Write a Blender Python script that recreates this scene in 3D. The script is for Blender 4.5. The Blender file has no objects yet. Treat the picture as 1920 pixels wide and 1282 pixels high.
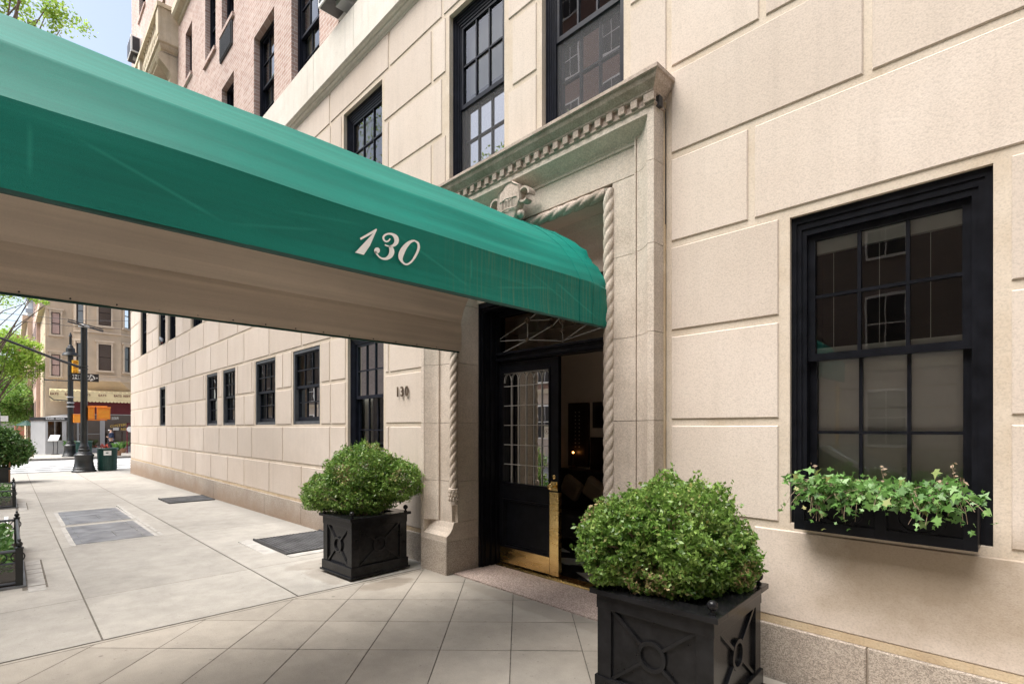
import bpy, bmesh, math, random
import numpy as np
from mathutils import Vector, Matrix, Euler
R=math.radians; PI=math.pi
random.seed(7); rng=np.random.default_rng(11)
S=bpy.context.scene
# ---------------- camera, world, sun, exposure ----------------
cam=bpy.data.cameras.new('camera'); co=bpy.data.objects.new('camera',cam); S.collection.objects.link(co)
YAW=math.atan2(.7176,.6965)
co.location=(0,0,1.6); co.rotation_euler=(PI/2,0,YAW)
cam.sensor_width=36; cam.lens=970.6/1920*36; cam.shift_y=(802-641)/1920; cam.shift_x=0
cam.clip_start=.05; cam.clip_end=2000
S.camera=co
SUN_EL=R(60); SUN_AZ_VEC=(-.30,-.90)      # the sun stands up the street, over the roofs opposite
w=bpy.data.worlds.new('World'); S.world=w; w.use_nodes=True
nt=w.node_tree; nt.nodes.clear()
sky=nt.nodes.new('ShaderNodeTexSky'); sky.sky_type='NISHITA'; sky.sun_disc=False
sky.sun_elevation=SUN_EL; sky.sun_rotation=math.atan2(SUN_AZ_VEC[0],SUN_AZ_VEC[1])
sky.dust_density=3.0; sky.air_density=1.0; sky.ozone_density=1.0
hs=nt.nodes.new('ShaderNodeHueSaturation'); hs.inputs['Saturation'].default_value=.75; hs.inputs['Value'].default_value=1.0
bg=nt.nodes.new('ShaderNodeBackground'); bg.inputs[1].default_value=.095
wo=nt.nodes.new('ShaderNodeOutputWorld')
nt.links.new(sky.outputs[0],hs.inputs['Color']); nt.links.new(hs.outputs[0],bg.inputs[0]); nt.links.new(bg.outputs[0],wo.inputs[0])
sl=bpy.data.lights.new('sun','SUN'); sl.energy=2.6; sl.angle=R(52); sl.color=(1,.97,.93)
so=bpy.data.objects.new('sun',sl); S.collection.objects.link(so)
sv=Vector((SUN_AZ_VEC[0],SUN_AZ_VEC[1],0)).normalized()*math.cos(SUN_EL)+Vector((0,0,math.sin(SUN_EL)))
so.rotation_euler=sv.to_track_quat('Z','Y').to_euler()
S.view_settings.view_transform='Standard'; S.view_settings.look='None'; S.view_settings.gamma=1
S.view_settings.exposure=1.6
S.render.engine='CYCLES'
S.cycles.max_bounces=8; S.cycles.transparent_max_bounces=16; S.cycles.sample_clamp_indirect=6

# ---------------- materials ----------------
def N(nt,t,**k):
    n=nt.nodes.new(t)
    for a,b in k.items(): setattr(n,a,b)
    return n
def ramp(nt,src,p):
    r=N(nt,'ShaderNodeValToRGB'); e=r.color_ramp.elements
    while len(e)<len(p): e.new(.5)
    for i,(q,c) in enumerate(p):
        e[i].position=q; e[i].color=(c if len(c)==4 else (*c,1)) if not isinstance(c,(int,float)) else (c,c,c,1)
    nt.links.new(src,r.inputs[0]); return r.outputs[0]
def mix(nt,f,a,b,mode='MIX'):
    m=N(nt,'ShaderNodeMix',data_type='RGBA',blend_type=mode)
    for i,v in ((0,f),(6,a),(7,b)):
        if hasattr(v,'is_output'): nt.links.new(v,m.inputs[i])
        elif i==0: m.inputs[0].default_value=v
        else: m.inputs[i].default_value=(*v,1)
    return m.outputs[2]
def math_(nt,op,a,b=0,c=None,clamp=False):
    m=N(nt,'ShaderNodeMath',operation=op); m.use_clamp=clamp
    for i,v in enumerate((a,b) if c is None else (a,b,c)):
        if hasattr(v,'is_output'): nt.links.new(v,m.inputs[i])
        else: m.inputs[i].default_value=v
    return m.outputs[0]
def noise(nt,vec,sc,det=3,rough=.55,out=0,dist=0):
    n=N(nt,'ShaderNodeTexNoise'); n.inputs['Scale'].default_value=sc; n.inputs['Detail'].default_value=det
    n.inputs['Roughness'].default_value=rough; n.inputs['Distortion'].default_value=dist
    nt.links.new(vec,n.inputs['Vector']); return n.outputs[out]
def scaled(nt,vec,s):
    m=N(nt,'ShaderNodeMapping'); m.inputs['Scale'].default_value=s; nt.links.new(vec,m.inputs[0]); return m.outputs[0]
MATS={}
def newmat(name):
    m=bpy.data.materials.new(name); m.use_nodes=True; nt=m.node_tree
    b=nt.nodes['Principled BSDF']; g=N(nt,'ShaderNodeNewGeometry'); MATS[name]=m
    return m,nt,b,g.outputs['Position']
def bump(nt,b,h,st=.3,dist=.004):
    n=N(nt,'ShaderNodeBump'); n.inputs['Strength'].default_value=st; n.inputs['Distance'].default_value=dist
    nt.links.new(h,n.inputs['Height']); nt.links.new(n.outputs[0],b.inputs['Normal'])
def simple(name,col,rough=.6,metal=0,var=.12,sc=6,bsc=0,bst=.2,bd=.003,spec=.5,coat=0):
    m,nt,b,P=newmat(name)
    n=noise(nt,P,sc,4)
    lo=tuple(c*(1-var) for c in col); hi=tuple(min(1,c*(1+var)) for c in col)
    c=ramp(nt,n,((.3,lo),(.7,hi))); nt.links.new(c,b.inputs['Base Color'])
    b.inputs['Roughness'].default_value=rough; b.inputs['Metallic'].default_value=metal
    b.inputs['Specular IOR Level'].default_value=spec; b.inputs['Coat Weight'].default_value=coat
    if bsc: bump(nt,b,noise(nt,P,bsc,3),bst,bd)
    return m
def stone(name,base,dark,light,grain=150,gst=.35,blot=.7,stain=None,streak=.0,speck=0.,isl=False):
    m,nt,b,P=newmat(name)
    big=noise(nt,P,blot,5,.6); med=noise(nt,P,7,5,.6); fine=noise(nt,P,grain,2,.6)
    c=ramp(nt,big,((.3,dark),(.5,base),(.72,light)))
    c=mix(nt,.06 if isl else .28,c,ramp(nt,med,((.35,dark),(.65,light))))
    c=mix(nt,1,c,ramp(nt,fine,((.25,.82),(.5,1.0),(.75,1.07))),'MULTIPLY')
    if speck:
        v=N(nt,'ShaderNodeTexVoronoi'); v.inputs['Scale'].default_value=grain*.9; nt.links.new(P,v.inputs['Vector'])
        sepc=N(nt,'ShaderNodeSeparateColor'); nt.links.new(v.outputs['Color'],sepc.inputs[0])
        c=mix(nt,speck,c,ramp(nt,sepc.outputs[0],((.0,.22),(.35,.6),(.6,1.1),(1,1.5))),'MULTIPLY')
    if streak:
        s=noise(nt,scaled(nt,P,(9,9,.55)),1.2,4,.65)
        c=mix(nt,ramp(nt,s,((.5,0.),(.75,streak))),c,tuple(x*.45 for x in dark))
    if isl: gg=N(nt,'ShaderNodeNewGeometry'); c=mix(nt,1,c,ramp(nt,gg.outputs['Random Per Island'],((0,(.93,.92,.91)),(.5,(1,.995,.985)),(1,(1.05,1.05,1.05)))),'MULTIPLY')
    if stain: c=stain(nt,P,c)
    nt.links.new(c,b.inputs['Base Color']); b.inputs['Roughness'].default_value=.88; b.inputs['Specular IOR Level'].default_value=.25
    h=math_(nt,'ADD',math_(nt,'MULTIPLY',fine,1.0),math_(nt,'MULTIPLY',noise(nt,P,grain*.5,2),.5))
    bump(nt,b,h,gst,.004)
    return m
def box_mask(nt,P,cx,cz,rx,rz):
    s=N(nt,'ShaderNodeSeparateXYZ'); nt.links.new(P,s.inputs[0])
    dx=math_(nt,'ABSOLUTE',math_(nt,'DIVIDE',math_(nt,'SUBTRACT',s.outputs[0],cx),rx))
    dz=math_(nt,'ABSOLUTE',math_(nt,'DIVIDE',math_(nt,'SUBTRACT',s.outputs[2],cz),rz))
    d=math_(nt,'MAXIMUM',dx,dz); d=math_(nt,'ADD',d,math_(nt,'MULTIPLY',math_(nt,'SUBTRACT',noise(nt,P,3.5,4),.5),1.3))
    return ramp(nt,d,((.35,1.),(1.,0.)))
def lime_stain(nt,P,c):
    # runoff dirt under the window box, and a long grimy patch on the sill course of the far bays
    m1=box_mask(nt,P,-.45,.80,.75,.36); c=mix(nt,math_(nt,'MULTIPLY',m1,.62),c,(.27,.20,.125))
    m2=box_mask(nt,P,-11.2,1.33,4.0,.5); c=mix(nt,math_(nt,'MULTIPLY',m2,.35),c,(.43,.38,.33))
    return c
def plinth_stain(nt,P,c):
    s=N(nt,'ShaderNodeSeparateXYZ'); nt.links.new(P,s.inputs[0])
    z=math_(nt,'ADD',s.outputs[2],math_(nt,'MULTIPLY',math_(nt,'SUBTRACT',noise(nt,P,1.6,5,.7),.5),.5))
    lo=ramp(nt,z,((.0,1.),(.32,0.)))
    xm=ramp(nt,math_(nt,'MULTIPLY',s.outputs[0],-.05),((.3,0.),(.45,1.)))
    return mix(nt,math_(nt,'MULTIPLY',math_(nt,'MULTIPLY',lo,xm),.75),c,(.27,.185,.125))
stone('limestone',(.575,.495,.425),(.53,.45,.38),(.62,.545,.48),110,.2,.55,lime_stain,streak=.13,isl=True)
stone('limestone_recess',(.56,.48,.39),(.50,.41,.31),(.61,.53,.44),110,.2,2.5)
stone('mortar',(.52,.40,.26),(.42,.31,.2),(.6,.5,.36),90,.5,5)
stone('band_stone',(.66,.62,.55),(.58,.53,.46),(.72,.68,.62),90,.3,.9,streak=.25)
stone('granite',(.42,.36,.30),(.36,.30,.25),(.48,.42,.36),190,.45,1.2,plinth_stain,speck=.5)
stone('cast_stone',(.54,.46,.385),(.46,.385,.315),(.62,.545,.47),130,.6,1.4,streak=.18,speck=.22)
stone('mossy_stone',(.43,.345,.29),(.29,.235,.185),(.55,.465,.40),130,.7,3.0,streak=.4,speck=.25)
stone('balcony_stone',(.58,.50,.37),(.5,.42,.3),(.64,.57,.45),60,.3,1.5,streak=.3)
stone('pink_granite',(.46,.36,.31),(.40,.31,.27),(.52,.43,.38),150,.3,1.2,speck=.6)
def concrete(name,base,var=.12,crack=False):
    m,nt,b,P=newmat(name)
    big=noise(nt,P,.55,6,.62,dist=.6); med=noise(nt,P,5,5,.65); fine=noise(nt,P,230,2,.7)
    lo=tuple(c*(1-var*1.6) for c in base); hi=tuple(c*(1+var) for c in base)
    c=ramp(nt,big,((.32,lo),(.68,hi)))
    c=mix(nt,.4,c,ramp(nt,med,((.35,lo),(.65,hi))))
    st=noise(nt,scaled(nt,P,(.35,1.6,1)),1.1,5,.7)
    c=mix(nt,ramp(nt,st,((.56,0.),(.7,.28))),c,tuple(q*.62 for q in base))
    sp=noise(nt,P,28,2,.5); c=mix(nt,ramp(nt,sp,((.70,0.),(.74,.45))),c,tuple(q*.4 for q in base))
    c=mix(nt,1,c,ramp(nt,fine,((.3,.8),(.5,1.),(.7,1.12))),'MULTIPLY')
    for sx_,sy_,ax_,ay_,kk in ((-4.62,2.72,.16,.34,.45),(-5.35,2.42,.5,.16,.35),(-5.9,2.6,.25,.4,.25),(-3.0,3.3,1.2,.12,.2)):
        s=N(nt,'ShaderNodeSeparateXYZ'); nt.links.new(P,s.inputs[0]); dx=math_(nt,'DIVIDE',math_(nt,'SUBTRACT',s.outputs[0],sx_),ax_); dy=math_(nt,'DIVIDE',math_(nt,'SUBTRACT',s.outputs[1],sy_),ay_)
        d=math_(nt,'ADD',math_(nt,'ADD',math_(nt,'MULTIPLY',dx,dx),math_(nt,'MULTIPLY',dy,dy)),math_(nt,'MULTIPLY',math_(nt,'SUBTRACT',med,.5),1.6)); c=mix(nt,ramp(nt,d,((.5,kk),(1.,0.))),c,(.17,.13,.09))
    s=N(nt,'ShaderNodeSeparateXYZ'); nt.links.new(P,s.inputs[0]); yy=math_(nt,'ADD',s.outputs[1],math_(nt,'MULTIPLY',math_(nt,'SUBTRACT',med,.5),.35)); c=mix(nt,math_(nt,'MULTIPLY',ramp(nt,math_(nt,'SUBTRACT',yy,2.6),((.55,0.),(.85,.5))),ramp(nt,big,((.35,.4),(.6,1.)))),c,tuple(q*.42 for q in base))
    vo=N(nt,'ShaderNodeTexVoronoi'); vo.inputs['Scale'].default_value=1.7; nt.links.new(P,vo.inputs['Vector']); c=mix(nt,ramp(nt,vo.outputs['Distance'],((.022,.55),(.032,0.))),c,tuple(q*.35 for q in base))
    ob=N(nt,'ShaderNodeNewGeometry'); isl=ramp(nt,ob.outputs['Random Per Island'],((0,.9),(1,1.06)))
    c=mix(nt,1,c,isl,'MULTIPLY')
    nt.links.new(c,b.inputs['Base Color']); b.inputs['Roughness'].default_value=.8; b.inputs['Specular IOR Level'].default_value=.35
    bump(nt,b,math_(nt,'ADD',fine,noise(nt,P,60,2)),.25,.003); return m
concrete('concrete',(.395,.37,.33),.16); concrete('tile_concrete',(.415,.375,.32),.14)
simple('joint',(.16,.14,.115),.95,var=.4,sc=30)
simple('asphalt',(.10,.10,.10),.9,var=.25,sc=3,bsc=150); simple('road_paint',(.78,.78,.76),.7,var=.08,sc=5)
simple('kerb_stone',(.42,.40,.37),.85,var=.2,sc=8,bsc=60)
def brick(name,c1,c2,mort,bw=.205,bh=.068):
    m,nt,b,P=newmat(name)
    s=N(nt,'ShaderNodeSeparateXYZ'); nt.links.new(P,s.inputs[0])
    cb=N(nt,'ShaderNodeCombineXYZ'); nt.links.new(math_(nt,'ADD',s.outputs[0],s.outputs[1]),cb.inputs[0]); nt.links.new(s.outputs[2],cb.inputs[1])
    t=N(nt,'ShaderNodeTexBrick'); t.inputs['Scale'].default_value=1; t.inputs['Brick Width'].default_value=bw; t.inputs['Row Height'].default_value=bh
    t.inputs['Mortar Size'].default_value=.006; t.inputs['Mortar Smooth'].default_value=.3; t.inputs['Bias'].default_value=-.1
    t.inputs['Color1'].default_value=(*c1,1); t.inputs['Color2'].default_value=(*c2,1); t.inputs['Mortar'].default_value=(*mort,1)
    nt.links.new(cb.outputs[0],t.inputs['Vector'])
    c=mix(nt,.22,t.outputs['Color'],ramp(nt,noise(nt,P,9,5,.7),((.35,c1),(.65,mort))))
    c=mix(nt,1,c,ramp(nt,noise(nt,P,.5,4),((.3,.88),(.7,1.08))),'MULTIPLY')
    nt.links.new(c,b.inputs['Base Color']); b.inputs['Roughness'].default_value=.9
    bump(nt,b,t.outputs['Fac'],-.5,.006); return m
brick('pink_brick',(.36,.215,.17),(.51,.365,.31),(.64,.60,.55)); brick('red_brick',(.22,.115,.085),(.30,.16,.12),(.36,.31,.27)); brick('grey_brick',(.17,.14,.12),(.26,.20,.17),(.32,.29,.26))
simple('black_paint',(.007,.0075,.010),.3,var=.4,sc=12,bsc=25,bst=.15,bd=.003,spec=.16)
simple('navy_frame',(.009,.0105,.017),.38,var=.4,sc=9,bsc=30,bst=.12,spec=.2)
simple('grey_frame',(.075,.08,.088),.45,var=.2,sc=9)
simple('planter_paint',(.010,.010,.011),.22,var=.5,sc=10,bsc=14,bst=.2,bd=.004,spec=.22)
simple('iron',(.03,.03,.032),.5,var=.3,sc=15,bsc=80)
simple('cast_iron_dark',(.012,.014,.014),.38,var=.3,sc=8,bsc=40)
def brass_mat():
    m,nt,b,P=newmat('brass')
    n=noise(nt,scaled(nt,P,(2,2,9)),2.5,5,.6)
    nt.links.new(ramp(nt,n,((.3,(.68,.47,.18)),(.7,(.86,.64,.29)))),b.inputs['Base Color'])
    nt.links.new(ramp(nt,n,((.3,.30),(.7,.22))),b.inputs['Roughness']); b.inputs['Metallic'].default_value=1
    bump(nt,b,noise(nt,P,4,3),.1,.01)
brass_mat()
simple('dull_metal',(.35,.35,.34),.4,1,var=.2,sc=10); simple('lead_came',(.42,.41,.39),.5,.3,var=.1)
simple('bronze',(.16,.12,.085),.4,.6,var=.2,sc=20); simple('steel_plate',(.235,.24,.25),.45,.45,var=.35,sc=4,bsc=40)
simple('white_paint',(.86,.86,.84),.5,var=.04); simple('blind_fabric',(.85,.84,.78),.7,var=.06,sc=3)
simple('curtain',(.72,.70,.64),.8,var=.05,sc=3); simple('paper',(.75,.73,.68),.8,var=.04)
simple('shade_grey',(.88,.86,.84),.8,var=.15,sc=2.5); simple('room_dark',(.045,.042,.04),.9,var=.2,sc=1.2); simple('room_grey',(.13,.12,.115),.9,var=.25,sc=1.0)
simple('lobby_wall',(.82,.70,.58),.7,var=.06,sc=2); simple('lobby_floor_black',(.02,.02,.02),.12,var=.2); simple('lobby_floor_white',(.6,.57,.5),.15,var=.05)
simple('dark_wood',(.04,.025,.018),.35,var=.3,sc=8); simple('cushion',(.32,.24,.16),.8,var=.1); simple('upholstery',(.03,.025,.025),.8,var=.2)
simple('soil',(.05,.035,.025),.95,var=.4,sc=30,bsc=60,bst=.8,bd=.01); simple('bark',(.16,.12,.09),.9,var=.3,sc=12,bsc=40,bst=.5)
simple('twig',(.30,.22,.15),.8,var=.2,sc=20); simple('terracotta',(.30,.16,.09),.7,var=.2)
def glass(name,fac0,tint,rough=.0,wav=.02,fm=1.6):
    m,nt,b,P=newmat(name); out=[n for n in nt.nodes if n.type=='OUTPUT_MATERIAL'][0]; nt.nodes.remove(b)
    tr=N(nt,'ShaderNodeBsdfTransparent'); tr.inputs[0].default_value=(*tint,1)
    gl=N(nt,'ShaderNodeBsdfGlossy'); gl.inputs['Roughness'].default_value=rough
    fr=N(nt,'ShaderNodeFresnel'); fr.inputs[0].default_value=1.5
    bp=N(nt,'ShaderNodeBump'); bp.inputs['Strength'].default_value=wav; bp.inputs['Distance'].default_value=.05
    nt.links.new(noise(nt,P,3.2,2),bp.inputs['Height'])
    for q in (gl,fr): nt.links.new(bp.outputs[0],q.inputs['Normal'])
    mx=N(nt,'ShaderNodeMixShader'); f=math_(nt,'ADD',math_(nt,'MULTIPLY',fr.outputs[0],fm),fac0,clamp=True)
    nt.links.new(f,mx.inputs[0]); nt.links.new(tr.outputs[0],mx.inputs[1]); nt.links.new(gl.outputs[0],mx.inputs[2]); nt.links.new(mx.outputs[0],out.inputs[0])
glass('window_glass',.05,(.80,.82,.81),0,.006); glass('door_glass',.0,(.5,.5,.48),0,.006,1.2); glass('far_glass',.05,(.35,.36,.37)); glass('screen_glass',.03,(.5,.5,.5),.08)
def screen_mat():
    m,nt,b,P=newmat('bug_screen'); out=[n for n in nt.nodes if n.type=='OUTPUT_MATERIAL'][0]; b.inputs['Base Color'].default_value=(.10,.10,.105,1); b.inputs['Roughness'].default_value=.8
    tr=N(nt,'ShaderNodeBsdfTransparent'); mx=N(nt,'ShaderNodeMixShader'); mx.inputs[0].default_value=.38
    nt.links.new(tr.outputs[0],mx.inputs[1]); nt.links.new(b.outputs[0],mx.inputs[2]); nt.links.new(mx.outputs[0],out.inputs[0])
screen_mat()
def leafmat(name,c1,c2,c3,tr=.25,rough=.42):
    m,nt,b,P=newmat(name); g=N(nt,'ShaderNodeNewGeometry')
    c=ramp(nt,g.outputs['Random Per Island'],((0,c1),(.55,c2),(.93,c3),(1,(.35,.26,.10))))
    c=mix(nt,.3,c,ramp(nt,noise(nt,P,4,3),((.35,c1),(.65,c3))))
    nt.links.new(c,b.inputs['Base Color']); b.inputs['Roughness'].default_value=rough
    out=[n for n in nt.nodes if n.type=='OUTPUT_MATERIAL'][0]
    t=N(nt,'ShaderNodeBsdfTranslucent'); nt.links.new(c,t.inputs[0]); mx=N(nt,'ShaderNodeMixShader'); mx.inputs[0].default_value=tr
    nt.links.new(b.outputs[0],mx.inputs[1]); nt.links.new(t.outputs[0],mx.inputs[2]); nt.links.new(mx.outputs[0],out.inputs[0])
leafmat('boxwood_leaf',(.05,.12,.02),(.15,.30,.04),(.36,.50,.14),.35,.33); leafmat('dry_leaf',(.30,.20,.10),(.42,.30,.16),(.5,.42,.22),.2,.6); leafmat('ivy_leaf',(.06,.16,.03),(.13,.28,.06),(.24,.42,.13))
leafmat('tree_leaf',(.20,.36,.04),(.34,.52,.07),(.5,.64,.15),.5); leafmat('dark_leaf',(.03,.075,.015),(.06,.15,.03),(.12,.24,.06)); leafmat('far_leaf',(.11,.25,.04),(.20,.38,.07),(.36,.5,.15),.5)
def canvas(name,col,weave=900,lines=False,var=.1,sheen=0):
    m,nt,b,P=newmat(name)
    n=noise(nt,scaled(nt,P,(1,.5,1)),1.6,5,.6); fine=noise(nt,P,420,2,.7)
    c=ramp(nt,n,((.3,tuple(x*(1-var) for x in col)),(.7,tuple(x*(1+var) for x in col))))
    st=noise(nt,scaled(nt,P,(14,.22,14)),1.0,4,.6); st2=noise(nt,scaled(nt,P,(1,.6,1)),1.1,3)
    c=mix(nt,1,c,ramp(nt,st,((.3,.86),(.7,1.16))),'MULTIPLY')
    c=mix(nt,math_(nt,'MULTIPLY',ramp(nt,st,((.52,0.),(.72,.5))),ramp(nt,st2,((.45,0.),(.65,1.)))),c,tuple(min(1,q*1.5+.03) for q in col))
    c=mix(nt,1,c,ramp(nt,fine,((.3,.82),(.7,1.15))),'MULTIPLY')
    if lines:
        s=N(nt,'ShaderNodeSeparateXYZ'); nt.links.new(P,s.inputs[0]); y,z=s.outputs[1],s.outputs[2]
        # old fold lines in the cloth, faded pale: distance to segments in the side panel's own plane
        for (ya,za,yb,zb,st) in ((.15,2.65,.66,2.47,.5),(.05,2.65,.05,2.46,.5),(1.45,2.66,2.05,2.44,.4),(2.75,2.66,3.3,2.44,.5),(2.02,2.64,2.02,2.50,.5),(.9,2.60,1.3,2.64,.3),(2.2,2.49,2.75,2.59,.45),(2.5,2.68,2.95,2.50,.3),(.66,2.47,1.1,2.56,.3)):
            L=math.hypot(yb-ya,zb-za); dy,dz=(yb-ya)/L,(zb-za)/L
            u=math_(nt,'ADD',math_(nt,'MULTIPLY',math_(nt,'SUBTRACT',y,ya),dy),math_(nt,'MULTIPLY',math_(nt,'SUBTRACT',z,za),dz))
            v=math_(nt,'ABSOLUTE',math_(nt,'ADD',math_(nt,'MULTIPLY',math_(nt,'SUBTRACT',y,ya),-dz),math_(nt,'MULTIPLY',math_(nt,'SUBTRACT',z,za),dy)))
            near=ramp(nt,math_(nt,'MULTIPLY',v,32),((0,1.),(.35,0.))); ins=ramp(nt,math_(nt,'ABSOLUTE',math_(nt,'DIVIDE',math_(nt,'SUBTRACT',u,L/2),L)),((.3,1.),(.5,0.)))
            side=ramp(nt,z,((0,0.),(1,0.))) if False else None
            zm=math_(nt,'LESS_THAN',z,2.70)
            f=math_(nt,'MULTIPLY',math_(nt,'MULTIPLY',near,ins),math_(nt,'MULTIPLY',zm,st))
            c=mix(nt,f,c,(col[0]*2+.02,col[1]*1.7,col[2]*1.7))
        # thin runs of dirt on the side panel towards the wall
        d=noise(nt,scaled(nt,P,(1,45,1.0)),1.2,4,.7); ym=ramp(nt,math_(nt,'MULTIPLY',y,.25),((.4,0.),(.62,.55)))
        c=mix(nt,math_(nt,'MULTIPLY',math_(nt,'MULTIPLY',ramp(nt,d,((.5,0.),(.7,1.))),ym),math_(nt,'LESS_THAN',z,2.72)),c,(.13,.19,.10))
    nt.links.new(c,b.inputs['Base Color']); b.inputs['Roughness'].default_value=.6; b.inputs['Specular IOR Level'].default_value=.25
    if sheen: b.inputs['Sheen Weight'].default_value=sheen; b.inputs['Sheen Roughness'].default_value=.35; b.inputs['Sheen Tint'].default_value=(.75,1,.9,1)
    h=math_(nt,'ADD',math_(nt,'MULTIPLY',fine,.25),noise(nt,scaled(nt,P,(2,1,3)),2.2,4,.6)); bump(nt,b,h,.35,.012); return m
canvas('green_canvas',(.0,.168,.127),lines=True); canvas('beige_liner',(.58,.50,.42)); canvas('cream_cloth',(.75,.62,.36)); simple('green_edge',(.008,.05,.04),.7)
simple('beige_render',(.56,.44,.31),.85,var=.1,sc=1.2,bsc=30); simple('beige_trim',(.62,.50,.37),.8,var=.08,sc=3); simple('maroon',(.14,.012,.02),.5)
simple('grey_panel',(.42,.42,.42),.5,var=.06,sc=2); simple('orange_signal',(.85,.27,.02),.45,var=.06); simple('traffic_yellow',(.85,.5,.05),.45,var=.06)
simple('bin_green',(.015,.06,.05),.4,var=.2); simple('red_stuff',(.5,.07,.04),.6,var=.3,sc=20); simple('shop_dark',(.02,.015,.015),.4); simple('gold_letter',(.75,.5,.12),.5)
simple('far_brick',(.40,.15,.09),.9,var=.15,sc=3); simple('far_white',(.75,.74,.72),.8,var=.05); simple('far_rose',(.55,.38,.32),.85,var=.1,sc=2)
simple('jacket',(.02,.035,.08),.8); simple('jacket_low',(.28,.28,.45),.8); simple('skin',(.5,.3,.21),.6); simple('hair',(.02,.015,.012),.7); simple('trousers',(.02,.02,.025),.8)
simple('feather',(.09,.10,.12),.6,var=.4,sc=60); simple('wood_brown',(.30,.14,.06),.6,var=.3,sc=5); simple('tail_red',(.5,.02,.02),.3); simple('car_paint',(.5,.52,.54),.2,.6,var=.03,coat=.6); simple('rubber',(.02,.02,.02),.8)
def emis(name,col,st):
    m,nt,b,P=newmat(name); b.inputs['Base Color'].default_value=(*col,1); b.inputs['Emission Color'].default_value=(*col,1); b.inputs['Emission Strength'].default_value=st
emis('lamp_glow',(1,.36,.08),4); emis('warm_shop',(1,.6,.3),.6)

# ---------------- mesh helpers ----------------
COL=S.collection; ORG={}
class MB:
    def __init__(s): s.v=[]; s.f=[]
    def add(s,vs,fs):
        b=len(s.v); s.v+=[tuple(p) for p in vs]; s.f+=[tuple(i+b for i in q) for q in fs]; return s
    def quad(s,*p): return s.add(p,[tuple(range(len(p)))])
    def box(s,x0,x1,y0,y1,z0,z1,M=None):
        v=[(x,y,z) for x in (x0,x1) for y in (y0,y1) for z in (z0,z1)]
        if M: v=[tuple(M@Vector(p)) for p in v]
        return s.add(v,[(0,1,3,2),(4,6,7,5),(0,4,5,1),(2,3,7,6),(0,2,6,4),(1,5,7,3)])
    def cham(s,x0,x1,yf,yb,z0,z1,c=.006):   # stone block on a wall facing -Y, arris rounded off
        r=[(x0,yb,z0,x1,z1,0),(x0,yf+c,z0,x1,z1,0)]
        v=[]
        for (i,y) in ((0,yb),(0,yf+c),(c,yf)):
            v+=[(x0+i,y,z0+i),(x1-i,y,z0+i),(x1-i,y,z1-i),(x0+i,y,z1-i)]
        f=[(8,9,10,11)]
        for k in (0,4):
            for j in range(4): f.append((k+j,k+(j+1)%4,k+4+(j+1)%4,k+4+j))
        return s.add(v,f)
    def prism(s,poly,axis,a,b):      # poly 2D; axis 'x': poly=(y,z); 'y': (x,z); 'z': (x,y)
        def P(p,t): return {'x':(t,p[0],p[1]),'y':(p[0],t,p[1]),'z':(p[0],p[1],t)}[axis]
        n=len(poly); v=[P(p,a) for p in poly]+[P(p,b) for p in poly]
        return s.add(v,[tuple(range(n)),tuple(range(2*n-1,n-1,-1))]+[(i,n+i,n+(i+1)%n,(i+1)%n) for i in range(n)])
    def tube(s,pts,r,n=8,caps=True):
        pts=[Vector(p) for p in pts]; rs=r if isinstance(r,(list,tuple)) else [r]*len(pts); b=len(s.v); up=None
        for i,p in enumerate(pts):
            d=(pts[min(i+1,len(pts)-1)]-pts[max(i-1,0)]).normalized()
            if up is None: up=Vector((0,0,1)) if abs(d.z)<.9 else Vector((1,0,0))
            a=d.cross(up).normalized(); c=a.cross(d).normalized(); up=c
            for k in range(n):
                t=2*PI*k/n; s.v.append(tuple(p+(a*math.cos(t)+c*math.sin(t))*rs[i]))
        for i in range(len(pts)-1):
            for k in range(n): s.f.append((b+i*n+k,b+i*n+(k+1)%n,b+(i+1)*n+(k+1)%n,b+(i+1)*n+k))
        if caps: s.f.append(tuple(b+k for k in range(n))); s.f.append(tuple(b+(len(pts)-1)*n+k for k in range(n-1,-1,-1)))
        return s
    def lathe(s,prof,c=(0,0,0),n=20,M=None):   # prof (r,z)
        b=len(s.v)
        for r,z in prof:
            for k in range(n):
                t=2*PI*k/n; p=Vector((c[0]+r*math.cos(t),c[1]+r*math.sin(t),c[2]+z)); s.v.append(tuple(M@p if M else p))
        for i in range(len(prof)-1):
            for k in range(n): s.f.append((b+i*n+k,b+i*n+(k+1)%n,b+(i+1)*n+(k+1)%n,b+(i+1)*n+k))
        s.f.append(tuple(b+k for k in range(n-1,-1,-1))); s.f.append(tuple(b+(len(prof)-1)*n+k for k in range(n)))
        return s
    def ball(s,c,r,n=12,sq=1):
        return s.lathe([(r*math.sin(PI*i/8)+1e-4,-r*sq*math.cos(PI*i/8)) for i in range(9)],c,n)
    def build(s,name,mat,parent=None,smooth=False,org=None,bevel=0,local=False):
        o=org if org is not None else (ORG.get(root(parent).name,(0,0,0)) if parent and not local else (0,0,0))
        if parent and not local and org is None:
            po=Vector((0,0,0)); q=parent
            while q.parent: po+=q.location; q=q.parent
            o=Vector(o)+po
        me=bpy.data.meshes.new(name); v=[(p[0]-o[0],p[1]-o[1],p[2]-o[2]) for p in s.v]
        me.from_pydata(v,[],s.f); me.update()
        bm=bmesh.new(); bm.from_mesh(me); bmesh.ops.recalc_face_normals(bm,faces=bm.faces); bm.to_mesh(me); bm.free()
        me.materials.append(MATS[mat])
        if smooth:
            me.polygons.foreach_set('use_smooth',[True]*len(me.polygons)); me.update()
            try: me.set_sharp_from_angle(angle=R(38))
            except Exception: pass
        ob=bpy.data.objects.new(name,me); COL.objects.link(ob)
        if parent: ob.parent=parent
        if bevel:
            m=ob.modifiers.new('bevel','BEVEL'); m.width=bevel; m.segments=2; m.limit_method='ANGLE'; m.angle_limit=R(40)
        return ob
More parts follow.
